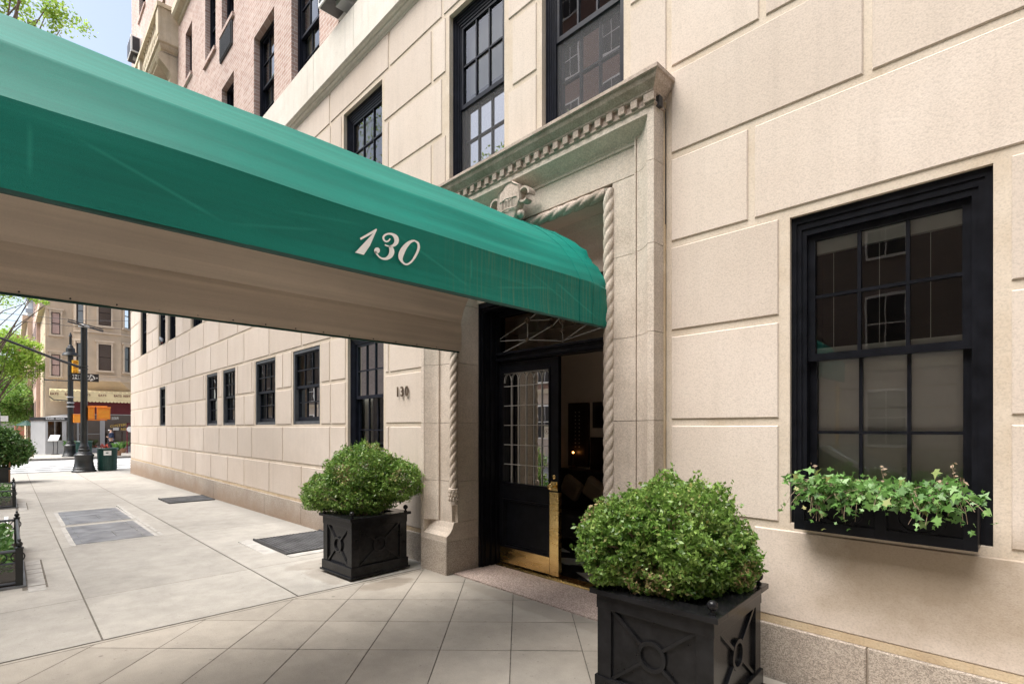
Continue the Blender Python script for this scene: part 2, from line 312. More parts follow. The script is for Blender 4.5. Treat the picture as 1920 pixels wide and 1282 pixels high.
def root(o):
    while o.parent: o=o.parent
    return o
def tag(o,label,cat,group=None,kind=None):
    if label: o['label']=label
    if cat: o['category']=cat
    if group: o['group']=group
    if kind: o['kind']=kind
    return o
def thing(name,label,cat,loc=(0,0,0),group=None,rz=0):
    o=bpy.data.objects.new(name,None); COL.objects.link(o); o.location=loc; o.rotation_euler=(0,0,rz); o.empty_display_size=.2
    ORG[o.name]=tuple(loc); return tag(o,label,cat,group)
def single(mb,name,mat,label,cat,org,group=None,**k):
    o=mb.build(name,mat,None,org=org,**k); o.location=org; ORG[o.name]=tuple(org); return tag(o,label,cat,group)
def struct(mb,name,mat,**k):
    o=mb.build(name,mat,None,**k); o['kind']='structure'; return o
def copy_tree(o,parent=None):
    c=o.copy(); COL.objects.link(c); c.parent=parent
    for ch in list(o.children): copy_tree(ch,c)
    return c
def text(s_,mat,parent,loc,h,rot,ext=.003,sx=1,bold=0,mirror=False,local=False,name='lettering'):
    cu=bpy.data.curves.new(name,'FONT'); cu.body=s_; cu.size=h*1.38; cu.extrude=ext; cu.align_x='CENTER'; cu.align_y='CENTER'; cu.offset=bold
    t=bpy.data.objects.new('tmp',cu); COL.objects.link(t); dg=bpy.context.evaluated_depsgraph_get(); dg.update()
    me=bpy.data.meshes.new_from_object(t.evaluated_get(dg)); bpy.data.objects.remove(t)
    M=Matrix.Translation(loc)@Euler(rot).to_matrix().to_4x4()@Matrix.Diagonal((-sx if mirror else sx,1,1,1))
    if not local: M=Matrix.Translation(-Vector(ORG.get(root(parent).name,(0,0,0))))@M
    me.transform(M); me.materials.clear(); me.materials.append(MATS[mat]); ob=bpy.data.objects.new(name,me); COL.objects.link(ob); ob.parent=parent
    return ob
FX=(PI/2,0,PI/2); FY=(PI/2,0,0)     # lettering facing +X, facing -Y
def leaves(name,C,size,mat,parent,org,nrm=None,shape='oval',jit=.5,spread=1.0):
    C=np.asarray(C,float); n=len(C); sz=size*(1+jit*(rng.random(n)-.5))
    d=rng.normal(size=(n,3)); 
    if nrm is not None: d=d*spread+np.asarray(nrm)
    d/=np.linalg.norm(d,axis=1)[:,None]+1e-9
    a=np.cross(d,rng.normal(size=(n,3))); a/=np.linalg.norm(a,axis=1)[:,None]+1e-9; b=np.cross(d,a)
    if shape=='oval': prof=[(-1,0,0),(-.1,.52,.12),(1,0,.0),(-.1,-.52,.12)]
    elif shape=='star': prof=[(-.55,0,.1),(-.6,.38,0),(-.15,.32,.04),(.05,.85,-.12),(.3,.3,.03),(1.1,0,-.18),(.3,-.3,.03),(.05,-.85,-.12),(-.15,-.32,.04),(-.6,-.38,0)]
    else: prof=[(-1,0,0),(-.5,.35,.05),(.2,.4,.05),(1,0,-.1),(.2,-.4,.05),(-.5,-.35,.05)]
    k=len(prof); V=np.zeros((n,k,3))
    for i,(u,v,q) in enumerate(prof): V[:,i]=C+(a*u+b*v+d*q)*sz[:,None]
    V=V.reshape(-1,3)-np.asarray(org)
    me=bpy.data.meshes.new(name); me.vertices.add(n*k); me.vertices.foreach_set('co',V.ravel()); me.loops.add(n*k); me.loops.foreach_set('vertex_index',np.arange(n*k,dtype=np.int32))
    me.polygons.add(n); me.polygons.foreach_set('loop_start',np.arange(0,n*k,k,dtype=np.int32)); me.update(); me.validate()
    me.materials.append(MATS[mat]); ob=bpy.data.objects.new(name,me); COL.objects.link(ob)
    if parent: ob.parent=parent
    return ob
# ---------------- ground ----------------
W=3.476
def gz(X): return .03 if X>-5 else max(.03+.0115*(X+5),-.205)
XC=-28.35      # kerb of the avenue
def slab(mb,x0,x1,y0,y1,dz=0,n=6):
    xs=[x0+(x1-x0)*i/n for i in range(n+1)]
    b=len(mb.v)
    for x in xs: mb.v+= [(x,y0,gz(x)+dz),(x,y1,gz(x)+dz)]
    for i in range(n): mb.f.append((b+2*i,b+2*i+2,b+2*i+3,b+2*i+1))
mb=MB(); mb.quad((-900,-900,-.36),(900,-900,-.36),(900,900,-.36),(-900,900,-.36)); struct(mb,'ground','asphalt')
mb=MB(); xs=[XC+.02,-25,-20,-15,-10,-5,6]
for i in range(6): mb.quad((xs[i],-10.4,gz(xs[i])-.14),(xs[i+1],-10.4,gz(xs[i+1])-.14),(xs[i+1],-1.5,gz(xs[i+1])-.14),(xs[i],-1.5,gz(xs[i])-.14))
struct(mb,'street','asphalt')
mb=MB(); mb.quad((-41.2,-60,-.33),(XC+.02,-60,-.33),(XC+.02,60,-.33),(-41.2,60,-.33)); struct(mb,'avenue','asphalt')
mb=MB(); mb.quad((-300,-10.4,-.335),(-41.0,-10.4,-.335),(-41.0,-1.5,-.335),(-300,-1.5,-.335)); struct(mb,'side_street','asphalt')
mb=MB(); x=XC-1.0
for k in range(8):
    mb.quad((x-.62,-1.2,-.326),(x,-1.2,-.326),(x,7.5,-.326),(x-.62,7.5,-.326)); x-=1.5
struct(mb,'crosswalk_stripes','road_paint')
mb=MB(); slab(mb,-28.3,4.5,-1.5,3.9,-.010,40); struct(mb,'sidewalk_bed','joint')
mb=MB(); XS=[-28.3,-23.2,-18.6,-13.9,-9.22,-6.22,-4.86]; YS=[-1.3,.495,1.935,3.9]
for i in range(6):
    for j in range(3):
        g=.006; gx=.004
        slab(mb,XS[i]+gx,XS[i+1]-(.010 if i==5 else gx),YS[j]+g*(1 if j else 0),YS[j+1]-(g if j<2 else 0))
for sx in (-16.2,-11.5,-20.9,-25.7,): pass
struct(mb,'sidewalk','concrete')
mb=MB(); n=30
for i in range(n):
    a=-28.3+32.8*i/n; b=-28.3+32.8*(i+1)/n-.008
    mb.prism([(a,-1.5),(b,-1.5),(b,-1.305),(a,-1.305)],'z',gz(a)-.2,gz(a)+.002)
struct(mb,'kerb','kerb_stone')
# the diagonal flags in front of the door
def clip(poly,ax,val,keep):
    out=[]
    for i in range(len(poly)):
        p,q=poly[i],poly[(i+1)%len(poly)]; a=(p[ax]-val)*keep; b=(q[ax]-val)*keep
        if a>=0: out.append(p)
        if (a>=0)!=(b>=0):
            t=a/(a-b); out.append((p[0]+(q[0]-p[0])*t,p[1]+(q[1]-p[1])*t))
    return out
mb=MB(); g=.0045
for i in range(-9,12):
    for j in range(-9,14):
        p0=-5.925+.757*i+g; p1=-5.925+.757*(i+1)-g; q0=-.80+.712*j+g; q1=-.80+.712*(j+1)-g
        P=[((q+p)/2,(q-p)/2) for p,q in ((p0,q0),(p1,q0),(p1,q1),(p0,q1))]
        for ax,v,k in ((0,-4.80,1),(0,4.4,-1),(1,-1.3,1),(1,3.425,-1)):
            P=clip(P,ax,v,k)
            if len(P)<3: break
        if len(P)>=3: mb.quad(*[(x,y,.0305+rng.random()*.0012) for x,y in P])
mb.quad((-4.85,-1.3,.0302),(-4.812,-1.3,.0302),(-4.812,3.33,.0302),(-4.85,3.33,.0302))
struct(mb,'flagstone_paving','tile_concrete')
mb=MB(); mb.box(-4.43,-2.44,3.43,4.02,-.02,.041); struct(mb,'door_threshold_slab','pink_granite')
# avenue far side
mb=MB(); mb.box(-49.2,-41.2,-1.5,60,-.36,-.205); mb.box(-300,-41.2-.01,-1.5,1.6,-.36,-.2055) if False else None
struct(mb,'far_sidewalk','concrete')
mb=MB(); mb.box(-300,-49.21,-1.5,60,-.36,-.206); struct(mb,'far_block_ground','concrete')
mb=MB(); mb.box(-300,6,-14.5,-10.4,-.36,-.05); struct(mb,'opposite_sidewalk','concrete')

# ---------------- the apartment building ----------------
BLD=thing('apartment_building','tall pale limestone and pink brick apartment building whose dark doorway lies under the green awning','building',(-12,W,0))
# openings in the stone part: name,x0,x1,z0,z1
LOW=[(-19.94,-19.105),(-14.397,-13.484),(-13.042,-12.145),(-10.871,-9.799),(-8.979,-7.91)]
OP=[(a,b,1.66,2.903) for a,b in LOW]+[(-6.98,-5.985,1.01,2.907),(-1.108,-.179,1.01,2.907)]
UP=[(-7.105,-6.022),(-4.586,-3.70),(-3.20,-2.323),(-23.32,-22.21),(-20.11,-19.105),(-18.715,-17.727),(-15.9,-14.8),(-12.9,-11.8),(-10.2,-9.1),(.4,1.4)]
OP+=[(a,b,4.25,6.145) for a,b in UP]
DOOR=(-4.60,-2.25,-.1,3.75)
def wall_holes(mb,x0,x1,z0,z1,y,ops,depth,reveal=None):
    xs=sorted({x0,x1}|{v for o in ops for v in o[:2] if x0<v<x1}); zs=sorted({z0,z1}|{v for o in ops for v in o[2:] if z0<v<z1})
    for i in range(len(xs)-1):
        for j in range(len(zs)-1):
            cx,cz=(xs[i]+xs[i+1])/2,(zs[j]+zs[j+1])/2
            if any(o[0]<cx<o[1] and o[2]<cz<o[3] for o in ops): continue
            mb.quad((xs[i],y,zs[j]),(xs[i+1],y,zs[j]),(xs[i+1],y,zs[j+1]),(xs[i],y,zs[j+1]))
    for a,b,c,d in ops:
        r=reveal or mb
        r.quad((a,y,c),(a,y+depth,c),(a,y+depth,d),(a,y,d)); r.quad((b,y,c),(b,y,d),(b,y+depth,d),(b,y+depth,c))
        r.quad((a,y,d),(a,y+depth,d),(b,y+depth,d),(b,y,d)); r.quad((a,y,c),(b,y,c),(b,y+depth,c),(a,y+depth,c))
XL=-25.45; XR=9.0
mb=MB(); wall_holes(mb,XL+.012,XR,-.3,6.75,W+.010,OP+[DOOR],.3)
mb.quad((XL+.012,W+.014,-.3),(XL+.012,20,-.3),(XL+.012,20,6.75),(XL+.012,W+.014,6.75)); mb.build('wall','limestone_recess',BLD)
ROW=[(.414,.962),(1.012,1.615),(1.665,2.265),(2.315,2.915),(2.965,3.56),(3.61,4.195),(4.245,4.85),(4.9,5.515),(5.565,6.16),(6.21,6.66)]
JA=[XL,-23.66,-22.05,-20.3,-18.88,-17.68,-16.08,-14.66,-13.31,-11.95,-11.05,-9.42,-7.54,-5.84,-4.7,-3.6,-1.93,-.70,.62,1.95,3.3,4.6,5.9,7.2,XR]
JB=[XL,-24.56,-22.85,-21.12,-19.58,-18.2,-16.8,-15.4,-14.0,-12.65,-11.53,-10.09,-8.6,-7.51,-6.4,-4.9,-1.93,-1.34,-.05,1.25,2.6,3.9,5.2,6.6,7.9,XR]
def cut(seg,hole):
    a,b=seg; c,d=hole
    if d<=a or c>=b: return [seg]
    return [s for s in ((a,c),(d,b)) if s[1]-s[0]>.03]
mb=MB(); VG=.022
for r,(z0,z1) in enumerate(ROW):
    J=list(JB if r%2==0 else JA)
    J=[j for j in J if j!=-.05 and not (r==2 and j==-1.34)]
    if r==6: J=[-1.27 if j==-1.34 else j for j in J]
    segs=[(J[i]+(VG if i else 0),J[i+1]-VG) for i in range(len(J)-1)]
    for o in OP+[(-4.93,-1.985,-1,4.16)]:
        m=.065 if o in OP else 0
        if o[2]-.06<z1-.03 and o[3]+.03>z0+.03 and not (o[2]>=z1-.02 or o[3]<=z0+.0):
            segs=[t for s in segs for t in cut(s,(o[0]-m,o[1]+m))]
    for a,b in segs: mb.cham(a,b,W,W+.03,z0,z1,.006)
# return wall round the corner
for r,(z0,z1) in enumerate(ROW):
    y=W+.03
    while y<18: mb.box(XL,XL+.02,y,y+1.35,z0,z1); y+=1.4
mb.build('ashlar_blocks','limestone',BLD)
# plinth with real joints
mb=MB(); px=[XL-.02,-24.3,-23.0,-21.4,-19.9,-19.0,-17.2,-15.4,-13.7,-12.0,-10.3,-8.6,-7.0,-4.93]
PQ=[(px[i],px[i+1]) for i in range(len(px)-1)]+[(-1.985,-.70),(-.70,.6),(.6,2.0),(2.0,XR)]
for a,b in PQ[:-4]: mb.cham(a+.004,b-.004,W-.012,W+.2,-.3,.362,.007)
mb.build('plinth','granite',BLD); mb=MB()
for a,b in PQ[-4:]: mb.cham(a+.004,b-.004,W-.012,W+.2,-.3,.362,.007)
mb.build('plinth','granite',BLD)
mb=MB()
for a,b in ((XL,-4.93),(-1.985,XR)): mb.box(a,b,W+.003,W+.02,.364,.412)
mb.build('mortar_band','mortar',BLD)
# cornice band between stone and brick
mb=MB(); prof=[(W+.2,6.66),(W-.005,6.66),(W-.02,6.69),(W-.045,6.70),(W-.05,6.73),(W-.075,6.735),(W-.1,6.76),(W-.1,7.375),(W-.06,7.40),(W+.25,7.43)]
edges=[XL-.1,-21.5,-18.2,-15,-12.2,-9.9,-7.9,-6.6,-5.1,-3.4,-1.2,1,XR]
for i in range(len(edges)-1): mb.prism(prof,'x',edges[i]+.004,edges[i+1]-.004)
mb.build('cornice_band','band_stone',BLD)
mb=MB(); mb.box(XL,XR,W-.085,W+.1,6.77,7.36); mb.build('cornice_core','mortar',BLD)
# brick floors
YB=3.50; FP=3.12
COLS=[(-9.09,-7.96,7.46,9.37,1),(-11.0,-9.9,7.46,9.37,1),(-13.19,-12.29,7.46,9.37,1),(-14.59,-13.68,7.46,9.37,1),(-16.59,-15.89,7.96,9.37,0),(-23.75,-22.51,7.46,9.37,1),(-7.3,-6.3,7.46,9.37,1),(-4.9,-3.9,7.46,9.37,1),(-2.9,-1.9,7.46,9.37,1),(.2,1.3,7.46,9.37,1)]
BO=[]
for a,b,c,d,k in COLS:
    for fl in range(4):
        BO.append((a,b,c+FP*fl+(.03 if fl else 0),d+FP*fl))
BO+=[(-21.9,-21.0,12.8,15.2),(-20.3,-19.2,12.8,15.2)]
mb=MB(); wall_holes(mb,XL,XR,7.38,30,YB,BO,.3); mb.quad((XL,YB,7.38),(XL,20,7.38),(XL,20,30),(XL,YB,30)); mb.quad((XL,YB,30),(XR,YB,30),(XR,20,30),(XL,20,30)); mb.build('brick_wall','pink_brick',BLD)
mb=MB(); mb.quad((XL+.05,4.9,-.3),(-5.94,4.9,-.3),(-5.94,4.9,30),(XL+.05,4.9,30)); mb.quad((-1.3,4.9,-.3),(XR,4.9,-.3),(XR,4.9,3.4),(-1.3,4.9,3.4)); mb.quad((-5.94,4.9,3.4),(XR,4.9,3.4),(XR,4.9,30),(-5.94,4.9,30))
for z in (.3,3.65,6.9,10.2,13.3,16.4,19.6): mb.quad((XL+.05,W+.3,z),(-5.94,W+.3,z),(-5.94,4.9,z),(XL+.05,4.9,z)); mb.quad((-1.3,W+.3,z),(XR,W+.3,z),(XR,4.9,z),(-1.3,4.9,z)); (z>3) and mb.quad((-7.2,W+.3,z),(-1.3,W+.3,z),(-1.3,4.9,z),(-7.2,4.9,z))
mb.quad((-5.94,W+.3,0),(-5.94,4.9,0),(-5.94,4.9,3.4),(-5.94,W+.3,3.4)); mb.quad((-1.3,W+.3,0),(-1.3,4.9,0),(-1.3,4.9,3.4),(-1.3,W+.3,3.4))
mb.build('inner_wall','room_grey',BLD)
# string course above the third floor
mb=MB()
for i in range(5): mb.prism([(YB-.002,13.12),(YB-.04,13.14),(YB-.06,13.2),(YB-.16,13.26),(YB-.2,13.32),(YB-.2,13.5),(YB-.002,13.55)],'x',-17.3+4.1*i+.004,-17.3+4.1*(i+1)-.004)
mb.build('string_course','balcony_stone',BLD)

# sash windows
def sash(parent,x0,x1,z0,z1,y,mould,cols=3,rows=2,mr=None,fw=.075,sw=.042,mat='black_paint',gl='window_glass',drop=.045,lowset=.03,head=None,blind=None,pmat=None,steps=3,screen=False):
    """black painted double-hung window, built off its own moulded frame"""
    head=head or fw; mb=MB(); n=steps
    for i in range(n):     # stepped casing, each step further back and further in
        a=fw*i/n; b=fw*(i+1)/n+.003; ha=head*i/n; hb=head*(i+1)/n+.003; yy=y+.009*i
        mb.box(x0+a,x0+b,yy,y+.14,z0,z1-ha); mb.box(x1-b,x1-a,yy,y+.14,z0,z1-ha); mb.box(x0+b,x1-b,yy,y+.14,z1-hb,z1-ha)
    mb.box(x0+fw+.003,x1-fw-.003,y+.008,y+.14,z0,z0+.05)
    win=mb.build('window',mat,parent)
    X0,X1,Z0,Z1=x0+fw,x1-fw,z0+.05,z1-head; mr=mr or (Z0+Z1)/2
    s=MB(); g=MB(); mw=.018
    def leaf(za,zb,ys,brail):
        s.box(X0,X0+sw,ys,ys+.035,za,zb); s.box(X1-sw,X1,ys,ys+.035,za,zb)
        s.box(X0+sw,X1-sw,ys,ys+.035,za,za+brail); s.box(X0+sw,X1-sw,ys,ys+.035,zb-sw*.9,zb)
        ga,gb=X0+sw,X1-sw; ha,hb=za+brail,zb-sw*.9
        for i in range(1,cols):
            xx=ga+(gb-ga)*i/cols; s.box(xx-mw/2,xx+mw/2,ys+.006,ys+.03,ha,hb)
        for j in range(1,rows):
            zz=ha+(hb-ha)*j/rows; s.box(ga,gb,ys+.004,ys+.031,zz-mw/2,zz+mw/2)
        g.quad((ga,ys+.022,ha),(gb,ys+.022,ha),(gb,ys+.022,hb),(ga,ys+.022,hb))
    if screen: q=MB(); q.quad((X0,y+drop+.015,Z0),(X1,y+drop+.015,Z0),(X1,y+drop+.015,mr-.02),(X0,y+drop+.015,mr-.02)); q.build('insect_screen','bug_screen',win)
    leaf(mr-.02,Z1,y+drop,.045); leaf(Z0,mr+.022,y+drop+.037+lowset*0,.07)
    s.build('sash',pmat or mat,win); g.build('pane',gl,win)
    if blind:
        q=MB(); yy=y+drop+.11
        if blind=='main':
            zt=Z1-.02
            yy=y+drop+.045; q.box(X0+.03,X1-.03,yy,yy+.02,mr+.022,mr+.062); q.box(X0+.03,X1-.03,yy,yy+.03,Z1-.115,Z1-.02)
            for i in range(3): xx=X0+.13+(X1-X0-.26)*i/2.2; q.box(xx-.0015,xx+.0015,yy,yy+.002,mr+.05,zt)
            for k in range(7): zz=Z0+.06+.118*k; q.box(X0+.03,X1-.03,yy+.044,yy+.047,zz,zz+.005)
            q.build('blind','blind_fabric',win); q=MB(); q.quad((X0,yy+.05,Z0-.03),(X1,yy+.05,Z0-.03),(X1,yy+.05,mr),(X0,yy+.05,mr)); q.build('shade','shade_grey',win)
        elif blind=='curtain':
            for a,b in ((X0,X0+(X1-X0)*.33),(X1-(X1-X0)*.3,X1)):
                k=12
                for i in range(k):
                    xa=a+(b-a)*i/k; xb=a+(b-a)*(i+1)/k; q.quad((xa,yy+.03*(i%2),z0),(xb,yy+.03*((i+1)%2),z0),(xb,yy+.03*((i+1)%2),z1),(xa,yy+.03*(i%2),z1))
            q.build('curtain','curtain',win)
        elif blind=='shade':
            zt=z1-(z1-z0)*.45; q.quad((X0,yy,zt),(X1,yy,zt),(X1,yy,z1),(X0,yy,z1)); q.build('blind','blind_fabric',win)
    return win
sash(BLD,-1.106,-.181,1.012,2.904,W+.035,.1,fw=.078,sw=.042,head=.115,mr=2.03,blind='main',steps=3)
o=sash(BLD,-6.978,-5.987,1.012,2.904,W+.05,.1,fw=.09,sw=.045,head=.11,mr=2.03,blind='curtain',mat='navy_frame',steps=4)
for i,(a,b) in enumerate(LOW): sash(BLD,a+.002,b-.002,1.663,2.901,W+.02,.1,fw=.045,sw=.03,head=.05,mat='grey_frame',pmat='navy_frame',blind='shade' if i in (2,) else None,drop=.03,steps=1)
for i,(a,b) in enumerate(UP): sash(BLD,a+.002,b-.002,4.252,6.143,W+.06,.1,fw=.085,sw=.04,head=.13,mat='navy_frame',mr=5.12,blind=('curtain','shade',None)[i%3],steps=5,screen=i in (1,2))
# flat-mesh brick windows: one of each kind, then shared-data copies up the floors
def brick_win(a,b,c,d):
    w_=sash(BLD,a+.002,b-.002,c+.002,d-.002,YB+.11,.1,fw=.05,sw=.04,head=.05,mat='navy_frame',blind='curtain' if (b-a)>.8 else None,drop=.04,steps=2,cols=3 if (b-a)>1 else 2,gl='window_glass',mr=c+(d-c)*.48)
    return w_
protos={}
for i,(a,b,c,d,k) in enumerate(COLS):
    w0=brick_win(a,b,c,d)
    for fl in (1,2,3):
        if fl==1 or (i in (5,0,1,6) or fl==2):
            cpy=copy_tree(w0,BLD); cpy.location=(0,0,FP*fl)
for a,b in ((-21.9,-21.0),(-20.3,-19.2)): sash(BLD,a,b,12.8,15.2,YB+.1,.1,mat='navy_frame',steps=2)
def sill_obj(a,b,z): 
    m=MB(); m.box(a-.05,b+.05,YB-.05,YB+.12,z-.09,z-.004); return m.build('window_sill','pink_brick',BLD)
for a,b,c,d,k in COLS:
    for fl in (1,2,3) if k else (1,2):
        sill_obj(a,b,c+FP*fl+.03)
# louvred vent below one window
mb=MB(); mb.box(-13.25,-12.35,YB-.03,YB+.05,9.98,10.50)
for i in range(14): mb.box(-13.22,-12.38,YB-.045,YB-.032,10.01+.034*i,10.024+.034*i)
mb.build('vent_grille','iron',BLD)

# balcony with balusters and scrolled brackets
mb=MB(); bx0,bx1=-23.6,-17.45; yo=2.98
def ring(mb,prof,xa,xb,yf,yb):   # loft round three sides, (offset,z)
    b=len(mb.v)
    for o,z in prof: mb.v+=[(xa-o,yb,z),(xa-o,yf-o,z),(xb+o,yf-o,z),(xb+o,yb,z)]
    for i in range(len(prof)-1):
        for k in range(3): mb.f.append((b+4*i+k,b+4*i+k+1,b+4*i+k+5,b+4*i+k+4))
    mb.f.append((b,b+1,b+2,b+3)); e=b+4*(len(prof)-1); mb.f.append((e,e+1,e+2,e+3)); return mb
ring(mb,[(-.10,12.32),(-.1,12.38),(-.06,12.40),(-.02,12.47),(-.02,12.52),(.03,12.56),(.03,12.66),(0,12.68),(0,12.76)],bx0,bx1,yo+.05,YB)
ring(mb,[(.0,13.52),(.03,13.54),(.03,13.6),(.0,13.64)],bx0,bx1,yo+.05,yo+.2) if False else mb.box(bx0-.03,bx1+.03,yo,yo+.2,13.52,13.64)
mb.box(bx1-.17,bx1+.03,yo+.2,YB,13.52,13.64); mb.box(bx0-.03,bx0+.17,yo+.2,YB,13.52,13.64)
for a in (bx1-.34,bx0,(bx0+bx1)/2-.17): mb.box(a,a+.34,yo+.03,yo+.21,12.76,13.52)
mb.box(bx1-.13,bx1,yo+.21,YB,12.76,13.52)
bal=mb.build('balcony','balcony_stone',BLD)
def baluster(x,y):
    m=MB(); m.lathe([(.05,12.76),(.05,12.8),(.03,12.84),(.065,13.0),(.055,13.12),(.025,13.28),(.03,13.4),(.05,13.46),(.05,13.52)],(x,y,0),8); return m
b0=None; x=bx1-.48
while x>bx0+.4:
    if abs(x-(bx0+bx1)/2)>.3:
        if b0 is None: b0=baluster(x,yo+.12).build('baluster','balcony_stone',bal,smooth=True); xb0=x
        else: c=b0.copy(); COL.objects.link(c); c.parent=bal; c.location=(x-xb0,0,0)
    x-=.23
prof=[(YB,12.34),(yo+.12,12.34),(yo+.06,12.27),(yo+.04,12.2),(yo+.08,12.1),(yo+.20,11.98),(yo+.31,11.86),(yo+.36,11.74),(yo+.38,11.66),(yo+.32,11.64),(yo+.32,11.5),(YB,11.48)]
for xx in (bx1-.42,bx0+.1,(bx0+bx1)/2-.15):
    m=MB(); m.prism(prof,'x',xx,xx+.32)
    for t in (.03,.11,.19,.27): m.prism([(p[0]-.015,p[1]) for p in prof[1:9]]+[(p[0]+.02,p[1]) for p in reversed(prof[1:9])],'x',xx+t-.012,xx+t+.012)
    m.build('balcony_bracket','balcony_stone',BLD)

# ---------------- stone portal ----------------
YP=3.33; XI0,XI1=-4.43,-2.44; XO0,XO1=-4.905,-1.964
port=MB()
def pier_plan(xo,xi,s):      # s=+1: outer side to the right
    P=[(xo,W+.1),(xo,YP),(xo-s*.054,YP)]
    for i in range(9):
        t=i/8; P.append((xo-s*(.062+.135*t),YP+.012+.078*math.sin(t*PI/2)))
    P+=[(xo-s*.198,YP+.10),(xo-s*.205,YP+.10),(xo-s*.205,YP+.085),(xo-s*.217,YP+.085),(xo-s*.217,YP+.108),(xi+s*.045,YP+.108),(xi+s*.045,YP+.15),(xi,YP+.15),(xi,3.95),(xo,3.95)]
    return P
ZJ=[.58,1.02,1.655,2.3,2.94,3.54]
for xo,xi,s in ((XO1,XI1,1),(XO0,XI0,-1)):
    P=pier_plan(xo,xi,s)
    for i in range(len(ZJ)-1): port.prism(P,'z',ZJ[i]+.002,ZJ[i+1]-.002)
    L=[(YP,.386),(YP,.44),(YP+.012,.446),(YP+.05,.475),(YP+.08,.52),(YP+.098,.578),(3.95,.578),(3.95,.386)]
    port.prism(L,'x',xo-s*.03,xi)
    port.box(min(xo,xo-s*.052),max(xo,xo-s*.052),YP+.001,W+.1,.386,.60)
# lintel: cove running over, frieze, soffit
L=[(YP,3.93),(YP,3.885),(YP+.012,3.875)]
for i in range(7):
    t=i/6; L.append((YP+.012+.078*math.sin(t*PI/2),3.875-.08*t))
L+=[(YP+.098,3.79),(YP+.098,3.765),(YP+.108,3.765),(YP+.108,3.545),(3.95,3.545),(3.95,3.93)]
port.prism(L,'x',XO0+.054,XO1-.054)
for xo,s in ((XO1,1),(XO0,-1)):
    Q=[q for q in pier_plan(xo,0,s) if abs(q[0]-xo)<.2171 and q[1]<YP+.105 or q==(xo,W+.1)]; port.prism(Q+[(xo-s*.217,YP+.13),(xo-s*.217,W+.1)],'z',3.5415,3.9295)
port=port.build('door_surround','cast_stone',BLD)
for a,b in ((XO0,XI0),(XI1,XO1)): mb=MB(); mb.cham(a,b,YP-.004,3.95,-.05,.384,.006); mb.build('surround_base','granite',port)
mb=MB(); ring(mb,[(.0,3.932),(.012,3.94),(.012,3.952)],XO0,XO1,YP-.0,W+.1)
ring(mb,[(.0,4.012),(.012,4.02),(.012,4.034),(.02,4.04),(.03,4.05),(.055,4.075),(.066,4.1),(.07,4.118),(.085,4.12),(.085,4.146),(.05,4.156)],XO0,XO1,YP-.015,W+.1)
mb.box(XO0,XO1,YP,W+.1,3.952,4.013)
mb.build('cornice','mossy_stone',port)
d0=None; x=-1.977
while x>XO0:
    m=(x-.054,x)
    if d0 is None: mm=MB(); mm.box(m[0]+.0,m[1]+.03,YP-.03,YP-.001,3.954,4.011); d0=mm.build('dentil','mossy_stone',port); mm=MB(); mm.box(x-.1095-.054,x-.1095,YP-.03,YP-.001,3.954,4.011); d1=mm.build('dentil','mossy_stone',port); x1=x-.1095; x-=.219; continue
    c=d1.copy(); COL.objects.link(c); c.parent=port; c.location=(x-x1,0,0); x-=.1095
m=MB(); m.box(XO1-.001,XO1+.012,W-.012,W+.012,.40,4.0); m.build('caulk_joint','mortar',port)
m=MB(); m.box(XO1+.001,XO1+.028,YP+.03,YP+.075,3.925,4.0); m.box(XO1+.012,XO1+.016,W-.013,W-.005,3.1,3.93); m.build('flashing','iron',port)
def rope(mb,p0,p1,r,pitch,strands=3,n=28,sgn=1):
    p0,p1=Vector(p0),Vector(p1); L=(p1-p0).length; d=(p1-p0)/L; up=Vector((0,1,0)); a=d.cross(up).normalized(); c=d.cross(a)
    K=int(L/pitch*28); b=len(mb.v)
    for i in range(K+1):
        z=L*i/K
        for k in range(n):
            t=2*PI*k/n; ph=strands*(t-sgn*2*PI*z/(pitch*strands))
            q=abs(math.cos(ph/2)); rr=r*(.72+.30*q**.55); rr*=1-.035*(math.cos(ph*4)>.2)
            mb.v.append(tuple(p0+d*z+(a*math.cos(t)+c*math.sin(t))*rr))
    for i in range(K):
        for k in range(n): mb.f.append((b+i*n+k,b+i*n+(k+1)%n,b+(i+1)*n+(k+1)%n,b+(i+1)*n+k))
RY=YP+.105
mb=MB(); rope(mb,(XI1+.012,RY,.93),(XI1+.012,RY,3.50),.045,.105,sgn=1); mb.build('rope_moulding','cast_stone',port,smooth=True)
mb=MB(); rope(mb,(XI0-.012,RY,.95),(XI0-.012,RY,3.50),.045,.105,sgn=1); mb.lathe([(.05,.775),(.05,.81),(.042,.815),(.044,.86),(.052,.90),(.056,.945),(.04,.955)],(XI0-.012,RY,0),16)
for k in range(10):
    t=2*PI*k/10
    for q in range(3): mb.lathe([(.002,-.026),(.012,-.01),(.012,.008),(.002,.026)],(XI0-.012+.05*math.cos(t+q*.3),RY+.05*math.sin(t+q*.3),.84+q*.04),6)
mb.build('rope_moulding','cast_stone',port,smooth=True)
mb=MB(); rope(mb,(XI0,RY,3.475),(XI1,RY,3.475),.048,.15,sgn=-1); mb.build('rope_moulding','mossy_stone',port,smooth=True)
mb=MB(); mb.box(XI0,XI1,3.50,3.95,3.500,3.543); mb.box(XI0,XI1,3.76,3.95,2.985,3.499); mb.box(XI0,XI1,3.752,3.9,3.40,3.43); mb.build('tympanum','limestone',port)
